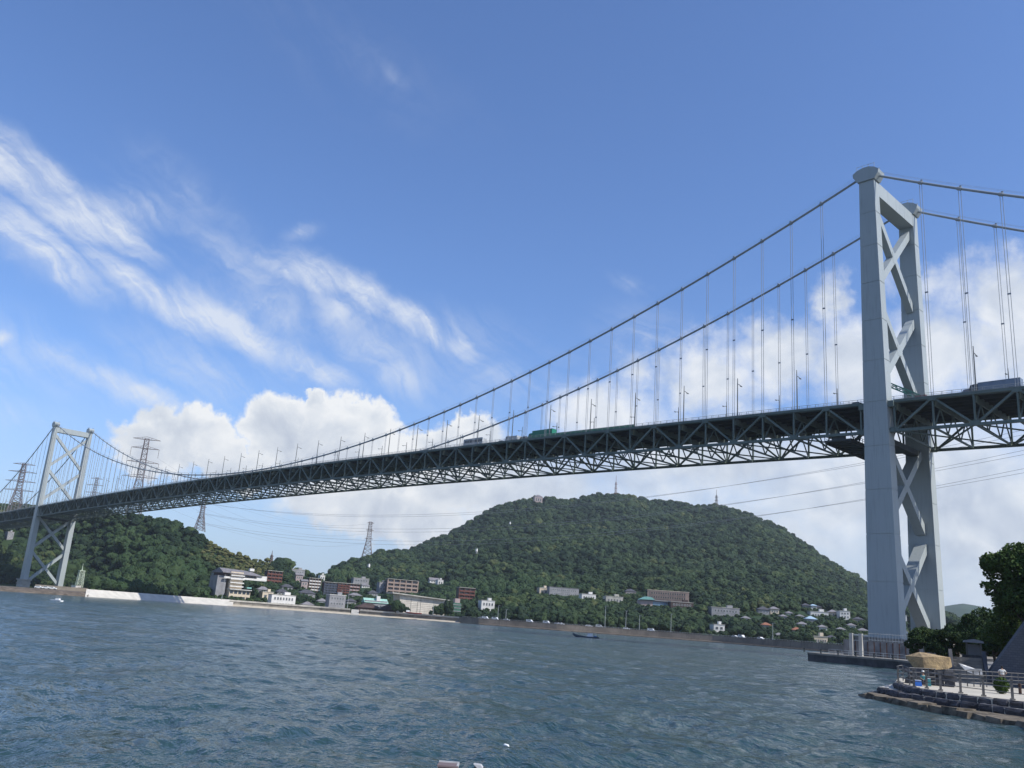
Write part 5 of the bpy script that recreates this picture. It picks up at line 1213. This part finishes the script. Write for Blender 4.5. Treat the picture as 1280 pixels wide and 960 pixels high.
# ------------------------------------------------------------------ promenade with stone tiers
PZ = 1.95
front2 = [(1117, 853.5), (1140, 860), (1170, 864), (1200, 868), (1240, 873), (1280, 877.5), (1340, 885.5), (1420, 896)]
front1 = [(1096, 859), (1118, 864.3), (1140, 868.8), (1170, 873), (1200, 877), (1240, 882.3), (1280, 887.4), (1340, 896), (1420, 908)]
front0 = [(1078, 867), (1100, 871.5), (1140, 879), (1200, 889.5), (1280, 904), (1340, 916), (1420, 932)]
Z2, Z1, Z0 = PZ, 1.55, 1.16
def line3(pts, z): return [on_z(x, y, z) for x, y in pts]
F2, F1, F0 = line3(front2, Z2), line3(front1, Z1), line3(front0, Z0)
back = [at_dist(1420, 850, 95), at_dist(1230, 850, 100), at_dist(1123, 848, 96)]
for k, (Fl, z, z0, nm, m) in enumerate(((F2, Z2, Z1-.1, 'promenade_paving', mat('pale paving', (.50, .46, .38), .85, .07, .35, bump=.2)), (F1, Z1, Z0-.1, 'lower_terrace', CONC), (F0, Z0, -1.2, 'rock_ledge', mat('wet brown ledge rock', (.17, .14, .10), .75, .22, .9, bump=.9, bscale=3)))):  # promenade paving in its own pale concrete colour
    poly = [(p.x, p.y) for p in Fl]+[(p.x, p.y) for p in back]
    b = MB(); b.prism(poly, z0 if k < 2 else -1.2, z-.02*(1 if k < 2 else 0)); tag(b.build(nm, m), kind='structure')
BLK = mat('dark basalt block', (.075, .075, .085), .85, .2, 1.2, bump=.8, bscale=4)
def block_mesh(L, H, W, seed):
    r = random.Random(seed); b = MB(); xs = [-L/2, -L/2+.12, L/2-.12, L/2]; ins = [.10, 0, 0, .10]; vs = []; fs = []
    for x, i in zip(xs, ins):
        for y, z in ((-W/2+i+.05, -H/2), (-W/2+i, -H*.2), (-W/2+i+.01, H*.2), (-W/2+i+.10, H/2), (W/2, H/2), (W/2, -H/2)): vs.append((x+r.uniform(-.03, .03), y+r.uniform(-.05, .05), z+r.uniform(-.035, .035)))
    for j in range(3):
        for i in range(6): fs.append((j*6+i, j*6+(i+1) % 6, (j+1)*6+(i+1) % 6, (j+1)*6+i))
    fs += [tuple(range(6)), tuple(18+i for i in range(6))]; return b.add(vs, fs).mesh('stone_block', BLK)
BM = [[block_mesh(1.0, .44, .7, i) for i in range(5)], [block_mesh(1.0, .44, .7, 20+i) for i in range(5)]]
def lay_blocks(Fl, ztop, label, tier):
    g = thing('stone_edge', label, 'stone edging'); r = random.Random(tier*9+1)
    for p, q in zip(Fl[:-1], Fl[1:]):
        p = Vector((p.x, p.y, 0)); q = Vector((q.x, q.y, 0)); L = (q-p).length; s = 0; d = (q-p).normalized(); inn = Vector((-d.y, d.x, 0))
        n = max(1, round(L/1.15)); ws = [r.uniform(.7, 1.3) for _ in range(n)]; t = sum(ws)
        for w in ws:
            w = w/t*L; c = p+d*(s+w/2)+inn*(.22+r.uniform(-.06, .06)); s += w
            o = link('stone_block', BM[tier][r.randrange(5)], g, (c.x, c.y, ztop-.20+r.uniform(-.03, .03))); o.rotation_euler = (r.uniform(-.03, .03), r.uniform(-.02, .02), math.atan2(d.y, d.x)+r.uniform(-.03, .03)); o.scale = ((w-.05), 1, 1)
lay_blocks(F2, Z2, 'upper row of dark stone blocks edging the promenade', 0); lay_blocks(F1, Z1, 'lower row of dark stone blocks below the promenade edge', 1)
g = thing('ledge_stones', 'brown weathered stones at the waterline below the promenade', 'stones'); r = random.Random(5)
LS = mat('brown ledge stone', (.20, .165, .12), .85, .25, .8, bump=.9, bscale=3)
for p, q in zip(F0[:-1], F0[1:]):
    L = (q-p).length; n = max(1, round(L/1.4)); d = (q-p).normalized(); inn = Vector((-d.y, d.x, 0))
    for i in range(n):
        c = p.lerp(q, (i+.5)/n)+inn*r.uniform(.1, .4); b = MB(); b.box(0, 0, 0, L/n*1.22, r.uniform(1.1, 1.5), .42, taper=.90); b.v = [(x+r.uniform(-.09, .09), y+r.uniform(-.09, .09), z+r.uniform(-.05, .05)) for x, y, z in b.v]
        o = b.build('ledge_stone', LS, parent=g); o.location = (c.x, c.y, Z0-.12+r.uniform(-.05, .06)); o.rotation_euler = (r.uniform(-.06, .06), r.uniform(-.06, .06), math.atan2(d.y, d.x)+r.uniform(-.1, .1))
# front railing: square posts and two rails
g = thing('promenade_railing', 'grey metal railing with square posts along the sunny front edge of the promenade', 'railing')
posts = [on_z(x, y, PZ) for x, y in ((1123, 853), (1142.7, 858.8), (1158.6, 860.5), (1176, 863), (1201, 866.3), (1229.7, 870), (1266, 874.8), (1306, 879.5), (1350, 885))]
PM = MB(); PM.box(0, 0, .62, .16, .16, 1.24, taper=.9); PM.box(0, 0, 1.26, .2, .2, .08); PM.box(0, 0, .04, .3, .3, .08); PM = PM.mesh('post', mat('railing post', (.20, .185, .165), .8, .12, 2))
for i, p in enumerate(posts):
    link('post', PM, g, p, .4)
    if i:
        for z, r_ in ((1.12, .035), (.78, .028), (.42, .028)): MB().tube([posts[i-1]+Vector((0, 0, z)), p+Vector((0, 0, z-.0))], r_, 6).build('rail', RAILM, parent=g)
# rear fence of the promenade: closer posts and four rails
g = thing('rear_fence', 'grey many railed fence along the back of the promenade', 'fence')
rp = [on_z(1123, 852.5, PZ), on_z(1129, 850.8, PZ)]+[at_dist(px, 850, 79+(px-1135)*.12) for px in range(1137, 1292, 8)]
for p in rp: p.z = PZ
FPM = MB().box(0, 0, .66, .09, .09, 1.32).mesh('post', RAILM)
for i, p in enumerate(rp):
    link('post', FPM, g, p, .3)
    if i:
        b = MB()
        for z in (.35, .66, .97, 1.3): b.tube([rp[i-1]+Vector((0, 0, z)), p+Vector((0, 0, z))], .03, 5)
        b.build('rail_panel', RAILM, parent=g)
# boulder monument
ROCK = mat('golden boulder', (.40, .29, .155), .9, .16, 1.6, bump=1.0, bscale=4, c2=(.26, .19, .11))
q = at_dist(1162, 850, 84); bx = bmesh.new()
ctrl = [(-1.9, .15, .42), (-1.75, .2, .12), (-1.0, .9, .55), (-1.2, .8, -.3), (-.75, .1, .90), (-.35, -1.15, .42), (-.25, -1.2, -.58), (-1.25, -.3, -.60), (.1, .5, .72), (.5, -.85, .55), (.7, .8, .5), (1.75, -.1, .58), (1.85, .2, -.25), (1.55, -.25, -.50), (1.4, .8, .5), (1.3, .8, -.5), (.5, -.85, -.62), (-.2, .9, -.6)]
vv = [bx.verts.new(c) for c in ctrl]; bmesh.ops.convex_hull(bx, input=vv); bmesh.ops.triangulate(bx, faces=bx.faces)
for _ in range(3): bmesh.ops.subdivide_edges(bx, edges=bx.edges, cuts=1, use_grid_fill=True)
for v in bx.verts:
    c = v.co.copy(); n = float(vnoise(c.x*2.6+c.z*1.3, c.y*2.6-c.z*2.1, 12, 4)); m2 = float(vnoise(c.x*1.1-c.z, c.z*2.4+c.y, 19, 3)); d = c.normalized(); v.co = c+d*(n*.05+m2*.07)
me = bpy.data.meshes.new('boulder'); bx.to_mesh(me); bx.free(); me.materials.append(ROCK)
o = link('boulder', me, None, (q.x, q.y, PZ+1.78), R(14)); o.scale = (.93, .93, .88); tag(o, 'big golden brown boulder set on a dark stone base behind the promenade fence', 'boulder')
g = thing('stacked_stone_plinth', 'dark stacked stone base carrying the golden boulder', 'stone base', (q.x, q.y, PZ), R(20)); r = random.Random(3)
for L_ in range(3):
    for i in range(5):
        b = MB(); b.box(0, 0, 0, .72, 1.9, .40, taper=.93); b.v = [(x+r.uniform(-.04, .04), y+r.uniform(-.06, .06), z+r.uniform(-.03, .03)) for x, y, z in b.v]
        o = b.build('base_stone', DSTONE, parent=g); o.location = (-1.5+i*.74+(L_ % 2)*.2, 0, .2+L_*.41)
b = MB(); b.tube([(0, 0, 0), (0, 0, .5)], [.05, .02], 6); o = b.build('rod', DKSTEEL); o.location = (q.x-.35, q.y, PZ+2.55); tag(o, 'short thin rod standing on top of the golden boulder', 'rod')
q = on_z(1275.5, 868, PZ); b = MB(); b.tube([(0, 0, 0), (0, 0, .75), (0, 0, .8)], [.11, .11, .07], 10); o = b.build('wooden_post', mat('dark timber', (.07, .04, .03), .8, .15, 2)); o.location = q; tag(o, 'short dark wooden post on the promenade near the right edge', 'post')
# shrub in front of the man
q = on_z(1252.5, 867, PZ); g = thing('shrub', 'round green shrub in front of the standing man on the promenade', 'shrub', q); rr_ = np.random.default_rng(4); n = 2600
c = rr_.normal(size=(n, 3)); c /= np.linalg.norm(c, axis=1)[:, None]; c *= (rr_.uniform(.5, 1.05, n)[:, None])*np.array([.52, .5, .58]); c[:, 2] += .58; c[:, 2] = np.abs(c[:, 2])
n1 = rr_.normal(size=(n, 3)); n1 /= np.linalg.norm(n1, axis=1)[:, None]; n2 = np.cross(n1, rr_.normal(size=(n, 3))); n2 /= np.linalg.norm(n2, axis=1)[:, None]
V = np.stack([c+n1*.075, c+n2*.035, c-n1*.075, c-n2*.035], 1).reshape(-1, 3); me = bpy.data.meshes.new('foliage'); me.from_pydata(V.tolist(), [], np.arange(n*4).reshape(-1, 4).tolist()); me.materials.append(LEAFB); tag(link('foliage', me, g), kind='stuff')
b = MB()
for k in range(5): a = k*1.26; b.tube([(0, 0, 0), (.2*math.cos(a), .2*math.sin(a), .6)], [.03, .015], 5)
b.build('stem', BARK, parent=g)

# ------------------------------------------------------------------ people
SKIN = mat('skin', (.42, .26, .18), .6, .04, 6); SHIRT = mat('white shirt', (.70, .69, .64), .8, .05, 4); TROU = mat('dark trousers', (.05, .05, .06), .85, .08, 4); HAIR = mat('dark hair', (.02, .017, .015), .7, .1, 8)
TEAL = mat('teal clothing', (.06, .24, .26), .8, .08, 4); BLUEB = mat('blue cooler bag', (.03, .14, .50), .6, .06, 4)
def skinned(name, verts, edges, radii, m, parent, sub=2):
    me = bpy.data.meshes.new(name); me.from_pydata(verts, edges, []); me.materials.append(m); o = link(name, me, parent)
    md = o.modifiers.new('skin', 'SKIN'); md.use_smooth_shade = True; sv = me.skin_vertices[0].data
    for v, r in zip(sv, radii): v.radius = (r, r*.85) if isinstance(r, float) else r
    sv[0].use_root = True; s2 = o.modifiers.new('sub', 'SUBSURF'); s2.levels = sub; s2.render_levels = sub; return o
def hand(name, wrist, dirv, side, parent):
    w = Vector(wrist); d = Vector(dirv).normalized(); s = Vector(side).normalized(); n = d.cross(s)
    V = [w, w+d*.05, w+d*.085]; E = [(0, 1), (1, 2)]; Rr_ = [.024, .032, .030]
    for k, (off, L) in enumerate(((-.030, .065), (-.010, .078), (.010, .072), (.030, .056))):
        i = len(V); V += [w+d*.09+s*off, w+d*(.09+L*.5)+s*off*1.1+n*.008, w+d*(.09+L)+s*off*1.1+n*.03]; E += [(2, i), (i, i+1), (i+1, i+2)]; Rr_ += [.0095, .009, .008]
    i = len(V); V += [w+d*.04-s*.04, w+d*.075-s*.062+n*.01]; E += [(1, i), (i, i+1)]; Rr_ += [.011, .009]
    return skinned(name, [tuple(v) for v in V], E, Rr_, SKIN, parent, 1)
def head(parent, c, face, hair=HAIR, hat=None):
    c = Vector(c); f = Vector(face).normalized(); s = f.cross(Vector((0, 0, 1))).normalized(); bmh = bmesh.new(); bmesh.ops.create_uvsphere(bmh, u_segments=20, v_segments=14, radius=1)
    Mx = Matrix((s, f, Vector((0, 0, 1)))).transposed()
    for v in bmh.verts:
        q = v.co.copy(); x, y, z = q.x*.075, q.y*.095, q.z*.115
        if z < -.02: x *= 1+z*2.6; y = y*(1+z*1.2)+.012
        if q.y > .85 and -.35 < q.z < .1: y += .014
        if abs(q.x) > .95 and abs(q.z) < .25: x *= 1.14
        v.co = Mx @ Vector((x, y, z))+c
    for dz in (.012,):
        for sx in (-1, 1): res = bmesh.ops.create_uvsphere(bmh, u_segments=8, v_segments=6, radius=.012, matrix=Matrix.Translation(c+Mx @ Vector((sx*.03, .086, dz))))
    res = bmesh.ops.create_cone(bmh, cap_ends=True, segments=6, radius1=.014, radius2=.006, depth=.03, matrix=Matrix.Translation(c+Mx @ Vector((0, .105, -.015))))
    me = bpy.data.meshes.new('head'); bmh.to_mesh(me); bmh.free(); me.materials.append(SKIN); me.polygons.foreach_set('use_smooth', [True]*len(me.polygons)); link('head', me, parent)
    bmh = bmesh.new(); bmesh.ops.create_uvsphere(bmh, u_segments=18, v_segments=12, radius=1)
    for v in bmh.verts:
        q = v.co.copy(); lim = -.1 if q.y > .2 else -.75
        v.co = Mx @ Vector((q.x*.084, q.y*.102-.012, max(q.z, lim)*.120+.012+(.02 if q.y > .4 else 0)))+c
    me = bpy.data.meshes.new('hair'); bmh.to_mesh(me); bmh.free(); me.materials.append(hair); me.polygons.foreach_set('use_smooth', [True]*len(me.polygons)); link('hair', me, parent)
    if hat:
        b = MB(); b.tube([c+Vector((0, 0, .05)), c+Vector((0, 0, .055)), c+Vector((0, 0, .06)), c+Vector((0, 0, .15)), c+Vector((0, 0, .175))], [.19, .19, .105, .098, .06], 18); b.build('hat', hat, parent=parent, smooth=False)
# standing man, seen from behind, hands on hips, looking at the water side to the left
q = on_z(1254, 858.5, PZ); az = math.atan2(q.x-CAM.x, q.y-CAM.y); g = thing('person', 'person in a white shirt standing with hands on hips behind the round shrub', 'person', q, -az+R(8)); g.scale = (1.04, 1.04, 1.04)
V = [(0, 0, .95), (0, .01, 1.12), (0, .02, 1.30), (0, .01, 1.43), (0, .0, 1.50), (0, .01, 1.56), (-.17, .0, 1.41), (-.36, .0, 1.20), (-.20, -.10, 1.03), (.17, .0, 1.41), (.36, .0, 1.20), (.20, -.10, 1.03), (-.10, 0, .90), (-.12, .02, .50), (-.13, -.01, .09), (-.14, .13, .04), (.10, 0, .90), (.13, .02, .50), (.14, -.01, .09), (.16, .13, .04)]
E_ = [(0, 1), (1, 2), (2, 3), (3, 4), (4, 5), (3, 6), (6, 7), (7, 8), (3, 9), (9, 10), (10, 11), (0, 12), (12, 13), (13, 14), (14, 15), (0, 16), (16, 17), (17, 18), (18, 19)]
RD_ = [(.155, .11), (.145, .105), (.165, .115), (.12, .09), .06, .055, .062, .045, .03, .062, .045, .03, .088, .062, .042, .04, .088, .062, .042, .04]
skinned('body', V, E_, RD_, SKIN, g)
skinned('shirt', V[:4]+[V[6], V[9], (-.30, 0, 1.27), (.30, 0, 1.27)], [(0, 1), (1, 2), (2, 3), (3, 4), (4, 6), (3, 5), (5, 7)], [(.185, .135), (.175, .13), (.19, .14), (.14, .105), .085, .085, .072, .072], SHIRT, g)
skinned('trousers', [(0, 0, .98), V[12], V[13], V[14], V[16], V[17], V[18]], [(0, 1), (1, 2), (2, 3), (0, 4), (4, 5), (5, 6)], [(.17, .12), .105, .08, .06, .105, .08, .06], TROU, g)
for s in (-1, 1): hand('hand', (s*.20, -.10, 1.03), (-s*.55, -.5, -.4), (0, -.5, .8), g); MB().box(s*.15, .05, .045, .10, .28, .09, taper=.8).build('shoe', TROU, parent=g)
head(g, (0, .02, 1.66), (-.3, 1, -.05))
# seated figure by the front railing
q = on_z(1154, 857.5, PZ); az = math.atan2(q.x-CAM.x, q.y-CAM.y); g = thing('person', 'person in a white hat and teal clothes sitting low behind the front railing', 'person', q, -az+R(200))
V = [(0, 0, .36), (0, .03, .52), (0, .05, .68), (0, .05, .80), (0, .07, .88), (-.16, .05, .78), (-.22, .14, .58), (-.14, .32, .50), (.16, .05, .78), (.22, .14, .58), (.14, .32, .50), (-.09, .04, .34), (-.13, .42, .42), (-.12, .38, .08), (-.12, .50, .05), (.09, .04, .34), (.13, .42, .42), (.12, .38, .08), (.12, .50, .05)]
E_ = [(0, 1), (1, 2), (2, 3), (3, 4), (3, 5), (5, 6), (6, 7), (3, 8), (8, 9), (9, 10), (0, 11), (11, 12), (12, 13), (13, 14), (0, 15), (15, 16), (16, 17), (17, 18)]
RD_ = [(.15, .12), (.14, .11), (.15, .11), (.11, .09), .055, .058, .042, .03, .058, .042, .03, .085, .06, .042, .038, .085, .06, .042, .038]
skinned('body', V, E_, RD_, SKIN, g); skinned('jacket', V[:4]+[V[5], V[6], V[8], V[9]], [(0, 1), (1, 2), (2, 3), (3, 4), (4, 5), (3, 6), (6, 7)], [(.18, .145), (.17, .135), (.175, .135), (.13, .11), .08, .065, .08, .065], TEAL, g)
skinned('trousers', [V[0], V[11], V[12], V[13], V[15], V[16], V[17]], [(0, 1), (1, 2), (2, 3), (0, 4), (4, 5), (5, 6)], [(.17, .14), .10, .078, .058, .10, .078, .058], TROU, g)
for s in (-1, 1): hand('hand', (s*.14, .32, .50), (-s*.3, .9, -.2), (s*1, 0, 0), g)
head(g, (0, .09, 1.0), (0, 1, -.15), HAIR, SHIRT)
b = MB(); b.box(0, .02, .26, .42, .36, .06)
for x in (-.17, .17):
    for y in (-.12, .16): b.box(x, y, .12, .04, .04, .24)
o = b.build('stool', DKSTEEL); o.location = q; o.rotation_euler.z = g.rotation_euler.z; tag(o, 'small low dark stool under the seated person in the white hat', 'stool')
for px, w, h_, m, lb in ((1147.4, .55, .42, BLUEB, 'bright blue cooler bag beside the seated person'), (1160.5, .38, .55, TEAL, 'teal bag on the right of the seated person')):
    q = on_z(px, 857.5, PZ); g = thing('bag', lb, 'bag', q, R(30)); b = MB(); b.box(0, 0, h_/2, w, .34, h_, taper=.88); b.build('bag_body', m, parent=g); b = MB(); b.tube([(-w*.3, 0, h_), (-w*.2, 0, h_+.14), (w*.2, 0, h_+.14), (w*.3, 0, h_)], .018, 6); b.build('handle', DKSTEEL, parent=g)
    b = MB(); b.box(0, 0, h_+.015, w*.86, .30, .04); b.build('lid', WPAINT, parent=g)

# ------------------------------------------------------------------ the viewer's own quay: two capped posts stand up from its edge
HZ = 3.0; d0 = Vector((Fv.x, Fv.y, 0)).normalized(); s0 = Vector((-d0.y, d0.x, 0)); c0 = Vector((CAM.x, CAM.y, 0))
pl = [c0+d0*5.0+s0*14, c0+d0*5.0-s0*10, c0-d0*12-s0*10, c0-d0*12+s0*14]
b = MB(); b.prism([(p.x, p.y) for p in pl], -1.5, HZ); tag(b.build('viewing_quay', CONC), kind='structure')
for px, w, lb, tilt in ((559.5, 23, 'square grey post with a pale rimmed cap at the bottom edge, left of the two', 0), (599.5, 14, 'narrow post with a slanting white top at the bottom edge, right of the two', 1)):
    D = 3.6; t = at_dist(px, 957.2, D); ww = w/FOC*D*1.05; yaw = -math.atan2(t.x-CAM.x, t.y-CAM.y)-.07
    g = thing('edge_post', lb, 'post', (t.x, t.y, HZ), yaw); hh = t.z-HZ
    MB().box(0, ww*.5, hh/2-.004, ww*.9, ww*.9, hh-.008).build('shaft', mat('brown post paint', (.17, .13, .13), .7, .05, 3) if not tilt else DKSTEEL, parent=g)
    b = MB()
    if not tilt:
        MB().box(0, ww*.5, hh-.003, ww, ww, .006).build('cap_plate', mat('brown post paint', (.17, .13, .13)), parent=g)
        b.box(0, ww*.96, hh+.001, ww, ww*.10, .008); b.box(ww*.46, ww*.5, hh-.002, ww*.09, ww*.82, .008)
    else: b.extrude([(-ww*.5, 0, hh+.004), (ww*.1, 0, hh+.002), (ww*.6, 0, hh-.03), (ww*.6, 0, hh-.05), (-ww*.1, 0, hh-.012)], (0, -.002, 0), (0, ww*.7, 0))
    b.build('cap', mat('chalky white paint', (.50, .50, .50), .7, .1, 8), parent=g)

# ------------------------------------------------------------------ trees beside the retaining wall, a work boat at the quay
TRM = []
for k in range(3): me = crown_mesh(300+k); me.materials.append(FOREST); TRM.append(me)
TRK = MB().tube([(0, 0, 0), (0, 0, .6), (0, 0, 1)], [.06, .045, .03], 6).mesh('trunk', BARK)
for i, (px, pyb, pyt, w_, lb) in enumerate(((494, 768, 749, 5.5, 'dark tree covering the left corner of the concrete retaining wall'), (500, 769, 753, 5.0, 'second tree at the left end of the retaining wall'), (507, 770, 758, 4.2, 'low bushy tree on the left in front of the retaining wall'), (545, 772, 757, 5.0, 'low tree in front of the right half of the retaining wall'), (552, 772, 753, 5.5, 'bushy tree right of centre in front of the retaining wall'), (559, 772, 748, 6.0, 'tall bushy tree at the right end of the retaining wall'), (539, 772, 763, 3.2, 'lowest bush in front of the retaining wall'), (980, 802, 790, 4, 'round dark tree above the shore road right of the white cube house'), (1011, 806, 791, 4.5, 'round dark tree just above the shore wall left of the cream building'), (1003, 806, 795, 3.5, 'small round tree above the shore wall near the cream building'))):
    q = at_dist(px, pyb, 606 if px < 600 else 520); z0 = 4.2; top = at_dist(px, pyt, 606 if px < 600 else 520).z; h = top-z0
    g = thing('broadleaf_tree', lb, 'tree', (q.x, q.y, z0)); o = link('trunk', TRK, g); o.scale = (h*.6, h*.6, h*.7)
    o = link('crown', TRM[i % 3], g, (0, 0, h*.52), i*1.3); o.scale = (w_*.8, w_*.8, h*.56); tag(o, kind='stuff')
q = at_dist(517, 770, 590); g = thing('work_boat', 'small red work boat with thin masts moored at the quay below the retaining wall', 'boat', (q.x, q.y, 4.4), R(58))
hull([(-5.5, .3, .5, 1.3), (-4, 1.2, .1, 1.0), (0, 1.5, 0, .85), (4, 1.3, 0, .9), (5, 1.1, .1, 1.0)]).build('hull', mat('red boat hull', (.40, .10, .08), .5, .08, .6), parent=g); MB().box(-4.0, 0, 1.5, 2.2, 1.8, 1.2).build('wheelhouse', WPAINT, parent=g)
for x, h_ in ((-2.5, 9.5), (1.8, 7.5), (3.8, 10.5)): MB().tube([(x, 0, .8), (x, 0, h_)], .13, 6).build('mast', DKSTEEL, parent=g)

# ------------------------------------------------------------------ air: one closed box of thin haze round the whole place
def haze():
    b = MB(); b.box(0, 0, 168, 13600, 13600, 344); me = b.mesh('haze'); o = link('haze', me); m = bpy.data.materials.new('haze'); m.use_nodes = True; nt = m.node_tree; nt.nodes.clear()
    v = nt.nodes.new('ShaderNodeVolumePrincipled'); v.inputs['Color'].default_value = (.80, .90, 1.0, 1); v.inputs['Density'].default_value = 0.7e-4; v.inputs['Anisotropy'].default_value = .2
    out = nt.nodes.new('ShaderNodeOutputMaterial'); nt.links.new(v.outputs[0], out.inputs['Volume']); me.materials.append(m); tag(o, kind='stuff')
haze()
